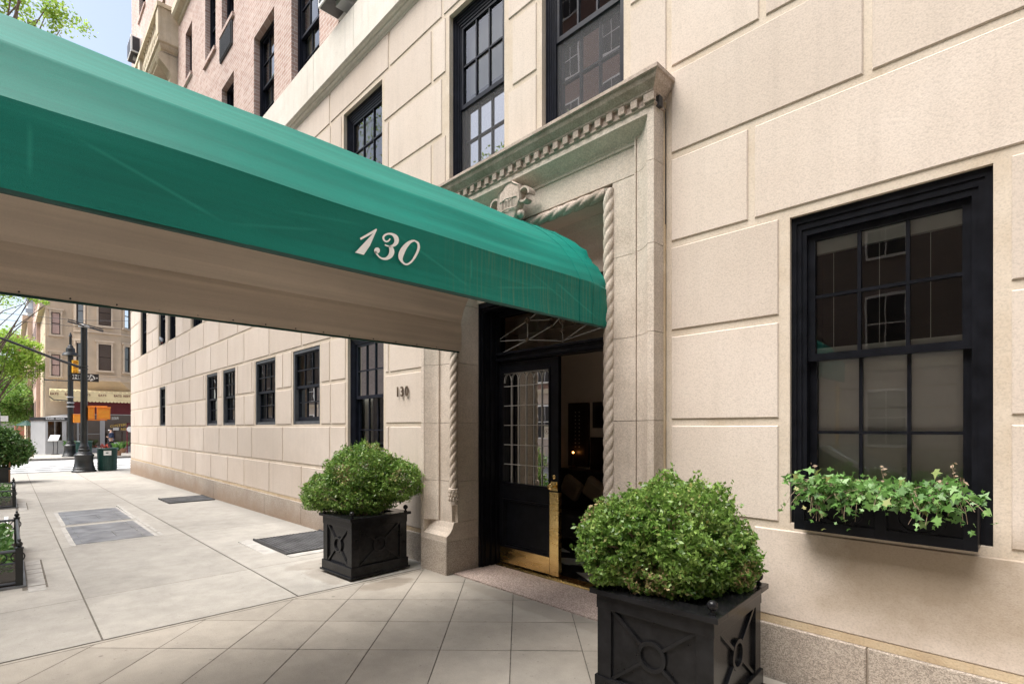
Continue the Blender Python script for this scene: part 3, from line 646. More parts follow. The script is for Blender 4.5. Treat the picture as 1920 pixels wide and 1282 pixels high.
# cartouche
mb=MB(); cx_=-3.415; O=[(0,.19),(-.045,.183),(-.085,.15),(-.135,.125),(-.148,.06),(-.155,-.01),(-.13,-.05),(-.10,-.13),(-.055,-.21),(0,-.24)]
O=O+[(-x,z) for x,z in reversed(O[1:-1])]; cz=3.66
def shield(mb,s,y0,y1,cz):
    mb.prism([(cx_+x*s,cz+z*s) for x,z in O],'y',y0,y1)
shield(mb,1,3.285,3.335,cz); 
b=len(mb.v); n=len(O)
for s,y in ((1,3.285),(.95,3.262),(.88,3.272),(.5,3.256)): mb.v+=[(cx_+x*s,y,cz+z*s) for x,z in O]
for i in range(3):
    for k in range(n): mb.f.append((b+i*n+k,b+i*n+(k+1)%n,b+(i+1)*n+(k+1)%n,b+(i+1)*n+k))
mb.f.append(tuple(b+3*n+k for k in range(n)))
for z in (-.075,.02): mb.tube([(cx_-.11,3.262,cz+z),(cx_,3.238,cz+z),(cx_+.11,3.262,cz+z)],.006,6)
for xx in (-.06,-.02,.02,.06): mb.tube([(cx_+xx,3.25,cz-.07),(cx_+xx,3.246,cz+.02)],.004,5)
for s in (-1,1):     # side scrolls like rolled leather
    c=(cx_+s*.185,3.30,cz+.015); b=len(mb.v); K=18
    for i in range(K+1):
        t=-.7*PI+i/K*1.75*PI; rr=.048+.010*i/K
        for (dr,dy) in ((0,-.03),(.018,-.03),(.018,.05),(0,.05)): mb.v.append((c[0]-s*(rr+dr)*math.cos(t),c[1]+dy,c[2]+(rr+dr)*math.sin(t)))
    for i in range(K):
        for k in range(4): mb.f.append((b+4*i+k,b+4*i+(k+1)%4,b+4*i+4+(k+1)%4,b+4*i+4+k))
    c=(cx_+s*.12,3.30,cz-.13); mb.lathe([(.005,-.03),(.035,-.03),(.042,-.01),(.03,.0),(.025,.02),(.005,.03)],(0,0,0),14,Matrix.Translation(c)@Matrix.Rotation(PI/2,4,'X'))
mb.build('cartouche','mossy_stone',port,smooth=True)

# ---------------- door frame, door, transom ----------------
mb=MB(); XJ0,XJ1=XI0+.004,XI1-.004
for x0,s in ((XJ0,1),(XJ1,-1)):
    for (d,ya,yb) in ((.022,3.77,4.0),(.036,3.80,3.83),(.032,3.85,3.90),(.04,3.93,3.99)): 
        a,b=sorted((x0,x0+s*d)); mb.box(a,b,ya,yb+(.0),.042,2.982)
    a,b=sorted((x0,x0+s*.05)); mb.box(a,b,4.0,4.14,.042,2.982)
mb.box(XJ0+.022,XJ1-.022,3.775,4.14,2.93,2.983); mb.box(XJ0+.022,XJ1-.022,3.80,3.84,2.90,2.93); mb.box(XJ0+.04,XJ1-.04,4.04,4.12,2.87,2.93)
mb.box(XJ0+.05,XJ1-.05,4.02,4.13,2.345,2.455); mb.box(XJ0+.05,XJ1-.05,3.995,4.02,2.36,2.385); mb.box(XJ0+.05,XJ1-.05,3.985,4.02,2.425,2.45)
frame=mb.build('door_frame','black_paint',BLD,bevel=.003)
mb=MB(); mb.quad((XJ0+.05,4.07,2.455),(XJ1-.05,4.07,2.455),(XJ1-.05,4.07,2.87),(XJ0+.05,4.07,2.87)); mb.build('transom_pane','door_glass',frame)
mb=MB(); TZ=2.455; yl=4.058
xm=(XJ0+XJ1)/2; hw=(XJ1-XJ0)/2-.05; TT=2.87
nodes=[(-hw,2.58),(-hw+.0,TZ+.0),(-.52,2.57),(-.5,2.76),(-.14,2.72),(0,2.60),(.14,2.72),(.5,2.74),(.52,2.57),(hw,2.58),(-hw,TT),(hw,TT),(-.14,2.60),(.14,2.60),(0,2.80)]
segs=[((-hw,2.60),(-.5,2.56)),((-hw+.05,2.46),(-.5,2.56)),((-.5,2.56),(-.16,2.66)),((-.5,2.56),(-.02,2.49)),((-.95,2.62),(-.5,2.77)),((-.5,2.77),(-.14,2.73)),((-.5,2.77),(-.28,2.87)),((-.14,2.66),(.05,2.80)),((.02,2.49),(.5,2.70)),((.5,2.70),(.16,2.73)),((.5,2.70),(hw,2.62)),((.5,2.56),(hw,2.70)),((.5,2.56),(.02,2.49)),((.5,2.56),(hw,2.47)),((.16,2.66),(-.05,2.80)),((-.5,2.56),(-.5,2.77)),((.5,2.56),(.5,2.70))]
for a,b in segs: mb.tube([(xm+a[0],yl,a[1]),(xm+b[0],yl,b[1])],.0045,6)
mb.tube([(xm,yl,TZ),(xm,yl,TT)],.004,6); mb.build('transom_tracery','lead_came',frame)
for x,z,r in ((-.5,2.56,.028),(-.5,2.77,.035),(.5,2.70,.035),(0,2.70,.045),(-.15,2.66,.018),(-.15,2.73,.018),(.15,2.66,.018),(.15,2.73,.018),(0,2.59,.025)):
    mb=MB()
    for t in range(4): mb.lathe([(.001,-.008),(r*.45,-.006),(r*.45,.006),(.001,.008)],(0,0,0),8,Matrix.Translation((xm+x+math.cos(t*PI/2)*r*.6,yl-.008,z+math.sin(t*PI/2)*r*.6))@Matrix.Rotation(PI/2,4,'X'))
    mb.build('transom_rosette','bronze',frame)
DX0,DX1,DZ0,DZ1=XJ0+.052,-3.483,.066,2.338; GX0,GX1,GZ0,GZ1=-4.318,-3.606,.975,2.228
def doorleaf():
    mb=MB(); y0,y1=4.045,4.09
    mb.box(DX0,GX0,y0,y1,DZ0,DZ1); mb.box(GX1,DX1,y0,y1,DZ0,DZ1); mb.box(GX0,GX1,y0,y1,GZ1,DZ1); mb.box(GX0,GX1,y0,y1,.80,GZ0); mb.box(GX0,GX1,y0,y1,DZ0,.25)
    mb.box(GX0,GX1,y0+.02,y1-.005,.25,.80)
    for d,yy in ((.0,y0-.008),(.022,y0+.006)):
        for a,b,c,e in ((GX0+d,GX0+d+.02,.25+d,.80-d),(GX1-d-.02,GX1-d,.25+d,.80-d),(GX0+d+.02,GX1-d-.02,.25+d,.27+d),(GX0+d+.02,GX1-d-.02,.78-d,.80-d)): mb.box(a,b,yy,y0+.019,c,e)
    for a,b,c,e in ((GX0-.012,GX0+.008,GZ0-.012,GZ1+.012),(GX1-.008,GX1+.012,GZ0-.012,GZ1+.012),(GX0+.008,GX1-.008,GZ0-.012,GZ0+.008),(GX0+.008,GX1-.008,GZ1-.008,GZ1+.012)): mb.box(a,b,y0-.01,y0+.03,c,e)
    d=mb.build('door','black_paint',BLD,bevel=.0025)
    m=MB(); m.quad((GX0,y0+.024,GZ0),(GX1,y0+.024,GZ0),(GX1,y0+.024,GZ1),(GX0,y0+.024,GZ1)); m.build('pane','door_glass',d)
    m=MB(); cw=(GX1-GX0-.016)/6; a0=GX0+.008; yy=y0+.012; top=GZ1-.008
    for i in range(7): 
        if 0<i<6: m.box(a0+cw*i-.0045,a0+cw*i+.0045,yy,yy+.008,GZ0+.008,top-.11)
    for z in (1.19,1.41,1.63,1.85,2.07): m.box(a0,GX1-.008,yy-.001,yy+.009,z-.004,z+.004)
    for i in range(6):
        for s in (0,1):
            P=[]
            for k in range(7):
                t=k/6; P.append((a0+cw*(i+s)+(1-2*s)*cw*.5*(1-math.cos(t*PI/2))/1.0,yy+.004,top-.11+.10*math.sin(t*PI/2)))
            m.tube(P,.0045,5)
    m.box(a0,GX1-.008,yy,yy+.008,top-.01,top-.002); m.build('leaded_tracery','lead_came',d)
    m=MB(); m.box(DX0+.01,GX1+.0,y0-.003,y0,DZ0+.01,.25); m.build('kick_plate','brass',d)
    m=MB(); m.box(GX1+.005,DX1+.003,y0-.0045,y0-.0005,DZ0+.005,.935); m.box(DX1+.0005,DX1+.003,y0-.001,y1,DZ0+.005,.935); m.build('push_plate','brass',d)
    kx=(GX1+DX1)/2+.01; m=MB(); m.box(kx-.045,kx+.045,y0-.008,y0-.0005,.95,1.045)
    m.lathe([(.012,0),(.012,.03),(.02,.04),(.034,.055),(.036,.068),(.026,.08),(.005,.084)],(0,0,0),18,Matrix.Translation((kx,y0-.006,.995))@Matrix.Rotation(PI/2,4,'X'))
    m.lathe([(.022,0),(.022,.008),(.017,.012),(.006,.014)],(0,0,0),16,Matrix.Translation((kx-.005,y0-.0005,1.09))@Matrix.Rotation(PI/2,4,'X')); m.build('door_knob','brass',d,smooth=True)
    m=MB()
    for a,b,c,e in ((-4.31,-4.215,1.44,1.65),(-4.15,-4.06,1.46,1.66),(-4.06,-3.95,1.47,1.68),(-4.05,-3.95,1.33,1.42)): m.quad((a,y0+.03,c),(b,y0+.03,c),(b,y0+.03,e),(a,y0+.03,e))
    m.build('notice_sheet','paper',d)
    m=MB(); m.quad((-3.70,y0+.0215,1.49),(-3.625,y0+.0215,1.49),(-3.625,y0+.0215,1.62),(-3.70,y0+.0215,1.62)); ps=m.build('notice_sticker','paper',d)
    return d
door=doorleaf()
m=MB()
for k in range(24):
    t=2*PI*k/24; t2=2*PI*(k+1)/24
    for r0,r1 in ((.024,.029),): m.quad(*[(-3.6625+r*math.cos(q),4.0655,1.565+r*math.sin(q)) for r,q in ((r0,t),(r1,t),(r1,t2),(r0,t2))])
m.box(-3.670,-3.655,4.065,4.0654,1.553,1.577); m.build('notice_mark','red_brick',door)
mb=MB(); mb.box(DX1+.02,DX1+.065,4.12,4.98,DZ0,DZ1)    # second leaf standing open into the lobby
mb=MB(); xo_=XJ1-.1; mb.box(xo_,xo_+.045,4.10,5.02,DZ0,DZ1); mb.build('open_door','black_paint',BLD)
mb=MB(); mb.prism([(3.985,.042),(4.01,.058),(4.14,.062),(4.14,.042)],'x',XJ0+.05,XJ1-.05); mb.build('door_saddle','brass',BLD)
# lobby
mb=MB(); lx0,lx1,ly,lz=-5.92,-1.4,5.9,3.1
mb.quad((lx0,ly,.03),(lx1,ly,.03),(lx1,ly,lz),(lx0,ly,lz)); mb.quad((lx0,4.16,.03),(lx0,ly,.03),(lx0,ly,lz),(lx0,4.16,lz)); mb.quad((lx1,4.95,.03),(lx1,ly,.03),(lx1,ly,lz),(lx1,4.95,lz)); mb.quad((lx0,4.16,lz),(lx1,4.16,lz),(lx1,ly,lz),(lx0,ly,lz))
mb.quad((-5.92,4.15,.03),(XI0,4.15,.03),(XI0,4.15,lz),(-5.92,4.15,lz)); mb.quad((XI1,4.15,.03),(-1.3,4.15,.03),(-1.3,4.15,lz),(XI1,4.15,lz)); mb.quad((XI0,4.15,2.985),(XI1,4.15,2.985),(XI1,4.15,lz),(XI0,4.15,lz)); mb.build('lobby_wall','lobby_wall',BLD)
mb=MB(); mb.quad((lx0,4.14,.056),(lx1,4.14,.056),(lx1,ly,.056),(lx0,ly,.056)); lf=mb.build('lobby_floor','lobby_floor_black',BLD)
mb=MB()
for i in range(-4,12):
    for j in range(8):
        cx0=-6.8+i*.6; cy=4.35+j*.32+.0
        if (i+j)%2==0: mb.quad(*[(max(lx0,min(lx1,cx0+a)),cy+b,.059) for a,b in ((-.3,0),(0,-.16),(.3,0),(0,.16))])
mb.build('floor_inlay','lobby_floor_white',lf)
for ch,xx in (('1',-5.60),('3',-5.50),('0',-5.395)): text(ch,'bronze',BLD,(xx,W-.02,2.04),.125,FY,.007,.8,.002,name='house_number')
# ---------------- green awning ----------------
AW=thing('door_awning','long green canvas entrance awning numbered 130, reaching from the doorway out over the sidewalk','awning',(-3.365,.2,.03))
half=[(-2.43,2.40),(-2.43,2.71),(-2.60,2.985),(-3.03,3.325),(-3.365,3.405)]
def prof_pts(off=0,nseg=(7,7,9,6)):
    H=[]
    for i in range(4):
        a,b=half[i],half[i+1]
        for k in range(nseg[i]):
            t=k/nseg[i]; t=.5-.5*math.cos(PI*t)*(1 if i!=3 else 1); sag=-.010*math.sin(t*PI)*(1 if i in(1,2) else .5)
            dx,dz=b[0]-a[0],b[1]-a[1]; L=math.hypot(dx,dz); nx,nz=dz/L,-dx/L
            H.append((a[0]+dx*t+nx*(sag-off),a[1]+dz*t+nz*(sag-off),nx,nz,i,math.sin(PI*t)))
    H.append((half[4][0],half[4][1]-off,0,1,3,0))
    M=[(-6.73-p[0],p[1],-p[2],p[3],p[4],p[5]) for p in reversed(H[:-1])]
    return H+M
YS0,YS1=-3.2,3.40
def disp(p,s,y,wr):
    e=max(0,(y-3.05)/.35); e2=min(1,max(0,(y-2.2)/1.2)); e2=e2*e2*(3-2*e2)
    d=e2*p[5]*(0,.028,.040,.02)[p[4]]+.004*math.sin(y*2.3+s*3)+.003*math.sin(y*5.1-s*4)
    d+=wr*e**2.5*(.013*(1-2*abs(math.sin(s*36+1.5*math.sin(s*7)+e*1.5))**.6)+.007*math.sin(s*120+y*9))
    if p[4]==0: d+=.0035*math.sin(y*3.7+1)*math.sin((p[1]-2.4)*9)
    return d+(.014*e if wr==1 else -.012*e)
def shell(off,name,mat,wr):
    P=prof_pts(off); n=len(P); ys=[YS0+(3.0-YS0)*i/60 for i in range(60)]+[3.0+.4*i/28 for i in range(29)]
    mb=MB(); arc=[0]
    for i in range(1,n): arc.append(arc[-1]+math.hypot(P[i][0]-P[i-1][0],P[i][1]-P[i-1][1]))
    for y in ys:
        e=max(0,(y-3.05)/.35)
        for i,p in enumerate(P):
            d=disp(p,arc[i],y,wr); s=arc[i]
            mb.v.append((p[0]+p[2]*d,y,p[1]+p[3]*d))
    for j in range(len(ys)-1):
        for i in range(n-1): mb.f.append((j*n+i,j*n+i+1,(j+1)*n+i+1,(j+1)*n+i))
    ob=mb.build(name,mat,AW,smooth=True)
    ki=[7,31,2*(7+7+9+6)-31+0,2*(7+7+9+6)-7]; ki=[7,n-1-7]
    at=ob.data.attributes.get('sharp_edge') or ob.data.attributes.new('sharp_edge','BOOLEAN','EDGE')
    for e in ob.data.edges:
        a,b=e.vertices
        if abs(a-b)==n and a%n in ki: at.data[e.index].value=True
    return ob
cov=shell(0,'cover','green_canvas',1); lin=shell(.014,'liner','beige_liner',.35)
mb=MB(); mb.box(-2.446,-2.428,YS0,3.39,2.388,2.402); mb.box(-4.302,-4.284,YS0,3.39,2.388,2.402); mb.build('hem','green_edge',AW)
mb=MB()      # stitched seams near the wall
P=prof_pts(-.003)
arc=[0]
for i in range(1,len(P)): arc.append(arc[-1]+math.hypot(P[i][0]-P[i-1][0],P[i][1]-P[i-1][1]))
for yy in (3.06,3.22): mb.tube([(p[0]+p[2]*disp(p,arc[i],yy,1),yy,p[1]+p[3]*disp(p,arc[i],yy,1)) for i,p in enumerate(P)],.003,5)
mb.build('seam','green_canvas',cov)
mb=MB()
for y in np.arange(-.9,3.3,.235): mb.ball((-4.283,y,2.415),.0055,8)
mb.build('snap_fasteners','iron',lin)
mb=MB()
mb.tube([(-2.47,YS0,2.42),(-2.47,3.38,2.42)],.012,8); mb.build('rail','green_edge',AW)
for xx in (-2.47,-4.26):
    mb=MB(); mb.tube([(xx,-2.9,0),(xx,-2.9,2.42)],.03,12); mb.lathe([(.08,0),(.08,.02),(.045,.06),(.035,.1)],(xx,-2.9,.0),16); mb.build('post','brass',AW)
def glyph(pts_out,pts_in=None):
    return pts_out,pts_in
def Wp(x,y):      # traced digit outline, in millimetres on the side panel: u along the awning, v up
    px,py=650+x/11.656,410+y/11.656; u=(px-960)/970.6; d=-2.43/(-.7176+u*.6965)
    return (d*(.6965+u*.7176),1.6+(802-py)/970.6*d)
def stroke(P):
    L,Rr=[],[]
    for i,(x,y,w) in enumerate(P):
        a=P[max(i-1,0)]; b=P[min(i+1,len(P)-1)]; dx,dy=b[0]-a[0],b[1]-a[1]; l=math.hypot(dx,dy) or 1
        L.append((x-dy/l*w,y+dx/l*w)); Rr.append((x+dy/l*w,y-dx/l*w))
    return L,Rr
def smooth(P,k=4):
    out=[]; n=len(P)
    for i in range(n-1):
        p0,p1,p2,p3=P[max(i-1,0)],P[i],P[i+1],P[min(i+2,n-1)]
        for j in range(k):
            t=j/k; out.append(tuple(.5*((2*p1[c])+(-p0[c]+p2[c])*t+(2*p0[c]-5*p1[c]+4*p2[c]-p3[c])*t*t+(-p0[c]+3*p1[c]-3*p2[c]+p3[c])*t**3) for c in range(len(p1))))
    return out+[P[-1]]
XG=-2.421
def digit(polys):
    mb=MB()
    for P in polys: mb.add([(XG,)+Wp(*p) for p in P],[tuple(range(len(P)))])
    return mb
def strip_quads(L,Rr): return [[L[i],L[i+1],Rr[i+1],Rr[i]] for i in range(len(L)-1)]
digit([[(165,750),(560,330),(645,248),(490,600),(355,800)],[(290,475),(270,435),(625,230),(645,248),(560,330)]]).build('numeral','white_paint',cov)
s1=smooth([(930,445,14),(900,490,17),(850,510,19),(800,480,20),(783,420,22),(820,368,22),(900,340,20),(985,355,28),(1050,410,46),(1072,480,50),(1055,545,44),(1000,595,30),(930,612,18),(860,600,15),(815,580,15)])
s2=smooth([(905,605,14),(935,640,34),(960,680,50),(965,750,56),(930,825,50),(850,880,32),(760,880,20),(690,840,16),(640,780,16),(605,730,22)])
ball=[(645+63*math.cos(t*PI/9),705+66*math.sin(t*PI/9)) for t in range(18)]
def widen(S): L,Q=stroke(S); return strip_quads(L,Q)
digit(widen(s1)+widen(s2)+[ball]).build('numeral','white_paint',cov)
oo=[(1460,472),(1390,478),(1300,520),(1210,600),(1140,700),(1110,800),(1120,885),(1180,970),(1260,1022),(1340,1012),(1440,930),(1530,790),(1575,680),(1580,600),(1550,520),(1460,472)]
ii=[(1465,508),(1425,520),(1370,560),(1300,650),(1250,750),(1215,840),(1205,890),(1222,945),(1270,985),(1330,972),(1400,910),(1460,810),(1500,730),(1526,640),(1520,560),(1465,508)]
digit(strip_quads(smooth(oo),smooth(ii))).build('numeral','white_paint',cov)

# ---------------- planters and box bushes ----------------
def planter(loc,sx,sy,rz,label):
    t=thing('planter',label,'planter',loc,'black panelled planters beside the door',rz); H=.64
    a,b=sx/2,sy/2; K=dict(local=True,bevel=.003)
    m=MB()
    m.box(-a+.02,a-.02,-b+.02,b-.02,.04,.56)
    for x in (-1,1):
        for y in (-1,1):
            x0,x1=sorted((x*a,x*(a-.09))); y0,y1=sorted((y*b,y*(b-.09))); m.box(x0,x1,y0,y1,.12,H-.1)
    m.box(-a-.004,a+.004,-b-.004,b+.004,H-.115,H-.03)
    m.build('box','planter_paint',t,**K)
    m=MB(); m.box(-a-.012,a+.012,-b-.012,b+.012,.03,.135); m.box(-a-.028,a+.028,-b-.028,b+.028,.022,.04); m.build('skirt','planter_paint',t,**K)
    m=MB()
    for x in (-1,1):
        for y in (-1,1): m.lathe([(.03,0),(.03,.022)],(x*(a-.08),y*(b-.08),0),10)
    m.build('feet','planter_paint',t,local=True)
    m=MB(); o=.035; w_=.10; z0,z1=H-.03,H
    m.box(-a-o,a+o,-b-o,-b-o+w_+.03,z0,z1); m.box(-a-o,a+o,b+o-w_-.03,b+o,z0,z1); m.box(-a-o,-a-o+w_+.03,-b-o+w_+.03,b+o-w_-.03,z0,z1); m.box(a+o-w_-.03,a+o,-b-o+w_+.03,b+o-w_-.03,z0,z1); m.build('rim','planter_paint',t,**K)
    for side in range(4):
        M=Matrix.Rotation(side*PI/2,4,'Z'); hw,dd=((a,b) if side%2==0 else (b,a)); w0=hw-.09; zc=.33; hz=.2
        m=MB(); y=-(dd-.018)
        for sx_ in (-1,1):
            for sz in (-1,1):
                p0=Vector((sx_*w0,y,zc+sz*hz)); dv=Vector((-sx_*w0,0,-sz*hz)); p1=p0+dv*(1-.075/dv.length)
                n=dv.normalized(); q=Vector((n.z,0,-n.x))*.010
                P=[p0+q,p0-q,p1-q,p1+q]; v=[M@Vector((p.x,yy,p.z)) for yy in (y+.003,y-.014) for p in P]
                m.add([tuple(p) for p in v],[(0,1,2,3),(4,5,6,7),(0,1,5,4),(1,2,6,5),(2,3,7,6),(3,0,4,7)])
        c=len(m.v); K2=28
        for k in range(K2):
            tt=2*PI*k/K2
            for r,yy in ((.062,y+.003),(.062,y-.016),(.085,y-.016),(.085,y+.003)): m.v.append(tuple(M@Vector((r*math.cos(tt),yy,zc+r*math.sin(tt)))))
        for k in range(K2):
            for j in range(4): m.f.append((c+4*k+j,c+4*k+(j+1)%4,c+4*((k+1)%K2)+(j+1)%4,c+4*((k+1)%K2)+j))
        m.build('cross_trim','planter_paint',t,local=True,bevel=.002)
    for x in (-1,1):
        for y in (-1,1):
            m=MB(); m.lathe([(.018,H),(.018,H+.008),(.009,H+.014),(.009,H+.022)],(x*(a-.01),y*(b-.01),0),14); m.ball((x*(a-.01),y*(b-.01),H+.046),.027,18); m.build('finial','planter_paint',t,smooth=True,local=True)
    m=MB(); m.box(-a+.06,a-.06,-b+.06,b-.06,H-.07,H-.045); m.build('soil','soil',t,local=True)
    return t
planter((-1.505,2.845,.03),.68,.72,R(3.2),'glossy black panelled planter right of the doorway, nearest the camera')
planter((-5.26,2.835,.03),.60,.68,R(3.0),'black panelled planter left of the doorway, beside the pavement grate')
def boxbush(org,rad,n,label,blobs,seed,leaf=.0145):
    t=thing('boxwood_bush',label,'bush',org,'clipped box bushes in the planters')
    C=[]; tot=sum(b[3]*b[4] for b in blobs)
    g=np.random.default_rng(seed)
    for (bx,by,bz,r,rz) in blobs:
        k=int(n*r*rz/tot); d=g.normal(size=(k,3)); d/=np.linalg.norm(d,axis=1)[:,None]
        f=1+.07*np.sin(d[:,0]*9+seed)+.07*np.sin(d[:,1]*8+d[:,2]*7)+.05*np.sin(d[:,2]*17+d[:,0]*13)
        rr=(1-np.abs(g.normal(size=k))*.13)*f
        rr=np.where(g.random(k)<.12,g.random(k)**.4,rr)
        P=d*rr[:,None]*np.array([r,r,rz])+np.array([bx,by,bz]); C.append(P)
    C=np.vstack(C)
    # gaps: drop leaves in noisy pockets so the twigs and the dark inside show
    q=np.sin(C[:,0]*31+seed)*np.sin(C[:,1]*29+1)*np.sin(C[:,2]*37+2)+.35*np.sin(C[:,0]*51)*np.sin(C[:,2]*47)
    C=C[(q>-.27)&(C[:,2]>.62-.03+.02*np.sin(C[:,0]*30))]
    # small upright sprigs that break the outline
    s=C[g.choice(len(C),1100)]; cen=np.array([org[0],org[1],.95])
    out=s-cen; out/=np.linalg.norm(out,axis=1)[:,None]; E=[]
    for k in range(7): E.append(s+(out*.7+np.array([0,0,.5]))*(.008*k)+g.normal(size=s.shape)*.006)
    C=np.vstack([C]+E)
    leaves('foliage',C,leaf,'boxwood_leaf',t,org,nrm=None,jit=.8)
    q2=np.sin(C[:,0]*7+seed*2)*np.sin(C[:,1]*8)*np.sin(C[:,2]*9+1); B=C[(q2>.55)]; B=B[g.choice(len(B),min(len(B),2600),replace=False)]+g.normal(size=(min(len(B),2600),3))*.006; leaves('dry_leaf',B,leaf*.8,'dry_leaf',t,org,jit=.8)
    m=MB(); random.seed(seed)
    for k in range(150):
        b=blobs[random.randrange(len(blobs))]; a=random.random()*2*PI; e=random.random()
        q=Vector((b[0]+b[3]*.86*math.cos(a)*math.sqrt(1-e*e*.7),b[1]+b[3]*.86*math.sin(a)*math.sqrt(1-e*e*.7),b[2]+b[4]*.85*(e*1.5-.5)))
        p0=Vector((org[0]+random.uniform(-.08,.08),org[1]+random.uniform(-.08,.08),.62)); mid=p0.lerp(q,.55)+Vector((random.uniform(-.05,.05),random.uniform(-.05,.05),.04))
        m.tube([p0,p0.lerp(mid,.5)+Vector((random.uniform(-.02,.02),0,0)),mid,mid.lerp(q,.6)+Vector((0,random.uniform(-.03,.03),.01)),q],[.010,.008,.006,.004,.002],5,False)
    m.build('stem','twig',t,smooth=True)
    return t
boxbush((-1.5,2.85,.6),.5,64000,'large loose box bush with brownish patches, in the planter nearest the camera',
  [(-1.54,2.82,.95,.39,.345),(-1.72,2.60,.98,.26,.20),(-1.38,2.98,.86,.27,.22),(-1.55,2.80,.80,.30,.20),(-1.29,3.05,.78,.16,.13),(-1.78,2.56,.87,.20,.20)],3)
boxbush((-5.28,2.83,.6),.5,50000,'wide flat topped box bush in the planter left of the doorway',
  [(-5.36,2.86,1.08,.40,.33),(-5.14,3.12,1.0,.34,.24),(-5.60,2.60,.88,.30,.22),(-5.75,2.50,.80,.17,.13),(-5.30,2.85,.86,.36,.24)],8)

# ---------------- window box with ivy ----------------
wb=thing('window_box','black panelled window box with ring motifs, fixed beneath the large sash window','window box',(-.625,3.38,1.02))
m=MB(); X0,X1,Y0,Y1,Z0,Z1=-1.035,-.225,3.33,3.50,1.005,1.235
m.box(X0,X1,Y0+.015,Y1,Z0+.005,Z1-.02)
m.box(X0,X1,Y0,Y0+.02,Z0,Z0+.055); m.box(X0,X1,Y0,Y0+.02,Z1-.03,Z1)
for xx in (X0,-.64,X1-.055): m.box(xx,xx+.055,Y0-.001,Y0+.02,Z0,Z1)
m.build('trough','black_paint',wb,bevel=.002)
for xc in (-.80,-.45):
    m=MB(); K2=30; zc=1.13
    for k in range(K2):
        tt=2*PI*k/K2
        for r,yy in ((.066,Y0+.016),(.066,Y0+.004),(.082,Y0+.004),(.082,Y0+.016)): m.v.append((xc+r*1.3*math.cos(tt),yy,zc+r*math.sin(tt)))
    for k in range(K2):
        for j in range(4): m.f.append((4*k+j,4*k+(j+1)%4,4*((k+1)%K2)+(j+1)%4,4*((k+1)%K2)+j))
    m.build('ring_motif','black_paint',wb)
for xc in (X0+.028,X1-.028):
    m=MB(); m.lathe([(.012,Z1),(.012,Z1+.01)],(xc,Y0+.02,0),10); m.ball((xc,Y0+.02,Z1+.03),.024,16); m.build('finial','black_paint',wb,smooth=True)
m=MB(); m.box(X0+.02,X1-.02,Y0+.02,Y1-.01,Z1-.03,Z1-.015); m.build('soil','soil',wb)
iv=thing('ivy_plant','bright green ivy trailing over the front of the window box','plant',(-.625,3.36,1.2)); g=np.random.default_rng(5); C=[]; m=MB()
for k in range(165):
    x0=g.uniform(-.97,-.30); p=Vector((x0,g.uniform(3.32,3.42),1.22)); dx=g.uniform(-.12,.12); hang=g.uniform(-.12,.09); 
    if k%5==0: hang=g.uniform(.08,.15)
    if abs(x0+.62)<.08 or abs(x0+.47)<.06: hang=abs(hang)*.5-.03
    if x0<-.8: hang-=.02
    pts=[p,p+Vector((dx*.3,-.04,.05+max(hang,0)*.4)),p+Vector((dx*.7,-.10,.03+hang*.5)),p+Vector((dx,-.13-.02*g.random(),hang))]
    m.tube(pts,[.0025,.002,.0015,.001],4,False)
    for j in range(9):
        t=j/8*2.999; i=int(t); q=pts[i].lerp(pts[i+1],t-i); C.append(tuple(q+Vector(g.normal(size=3))*.022))
for s,n_ in ((-1,9),(1,10)):
    for j in range(n_): 
        t=j/n_; C.append((-.625+s*(.38+(.10 if s<0 else .06)*t)+g.normal()*.012,3.29+g.normal()*.02,1.26+(.04 if s<0 else .05)*math.sin(t*3)-.06*t*(s>0)+g.normal()*.012))
C=np.array(C); leaves('foliage',C,.0235,'ivy_leaf',iv,(-.625,3.36,1.2),nrm=(-.1,-.75,.5),shape='star',jit=1.0,spread=.6)
m.build('stem','twig',iv)
m=MB(); C2=[]
for x0,h in ((-.94,.17),(-.62,.17),(-.33,.20),(-.30,.14),(-.37,.12)):
    pts=[(x0,3.36,1.22),(x0+.02,3.35,1.22+h*.5),(x0+.01,3.33,1.22+h)]; m.tube(pts,.002,5,False)
    for j in range(7): C2.append((x0+.015+g.normal()*.012,3.335+g.normal()*.01,1.22+h*(.55+.08*j)))
m.build('dry_stem','twig',iv); leaves('dry_leaf',np.array(C2),.014,'twig',iv,(-.625,3.36,1.2))

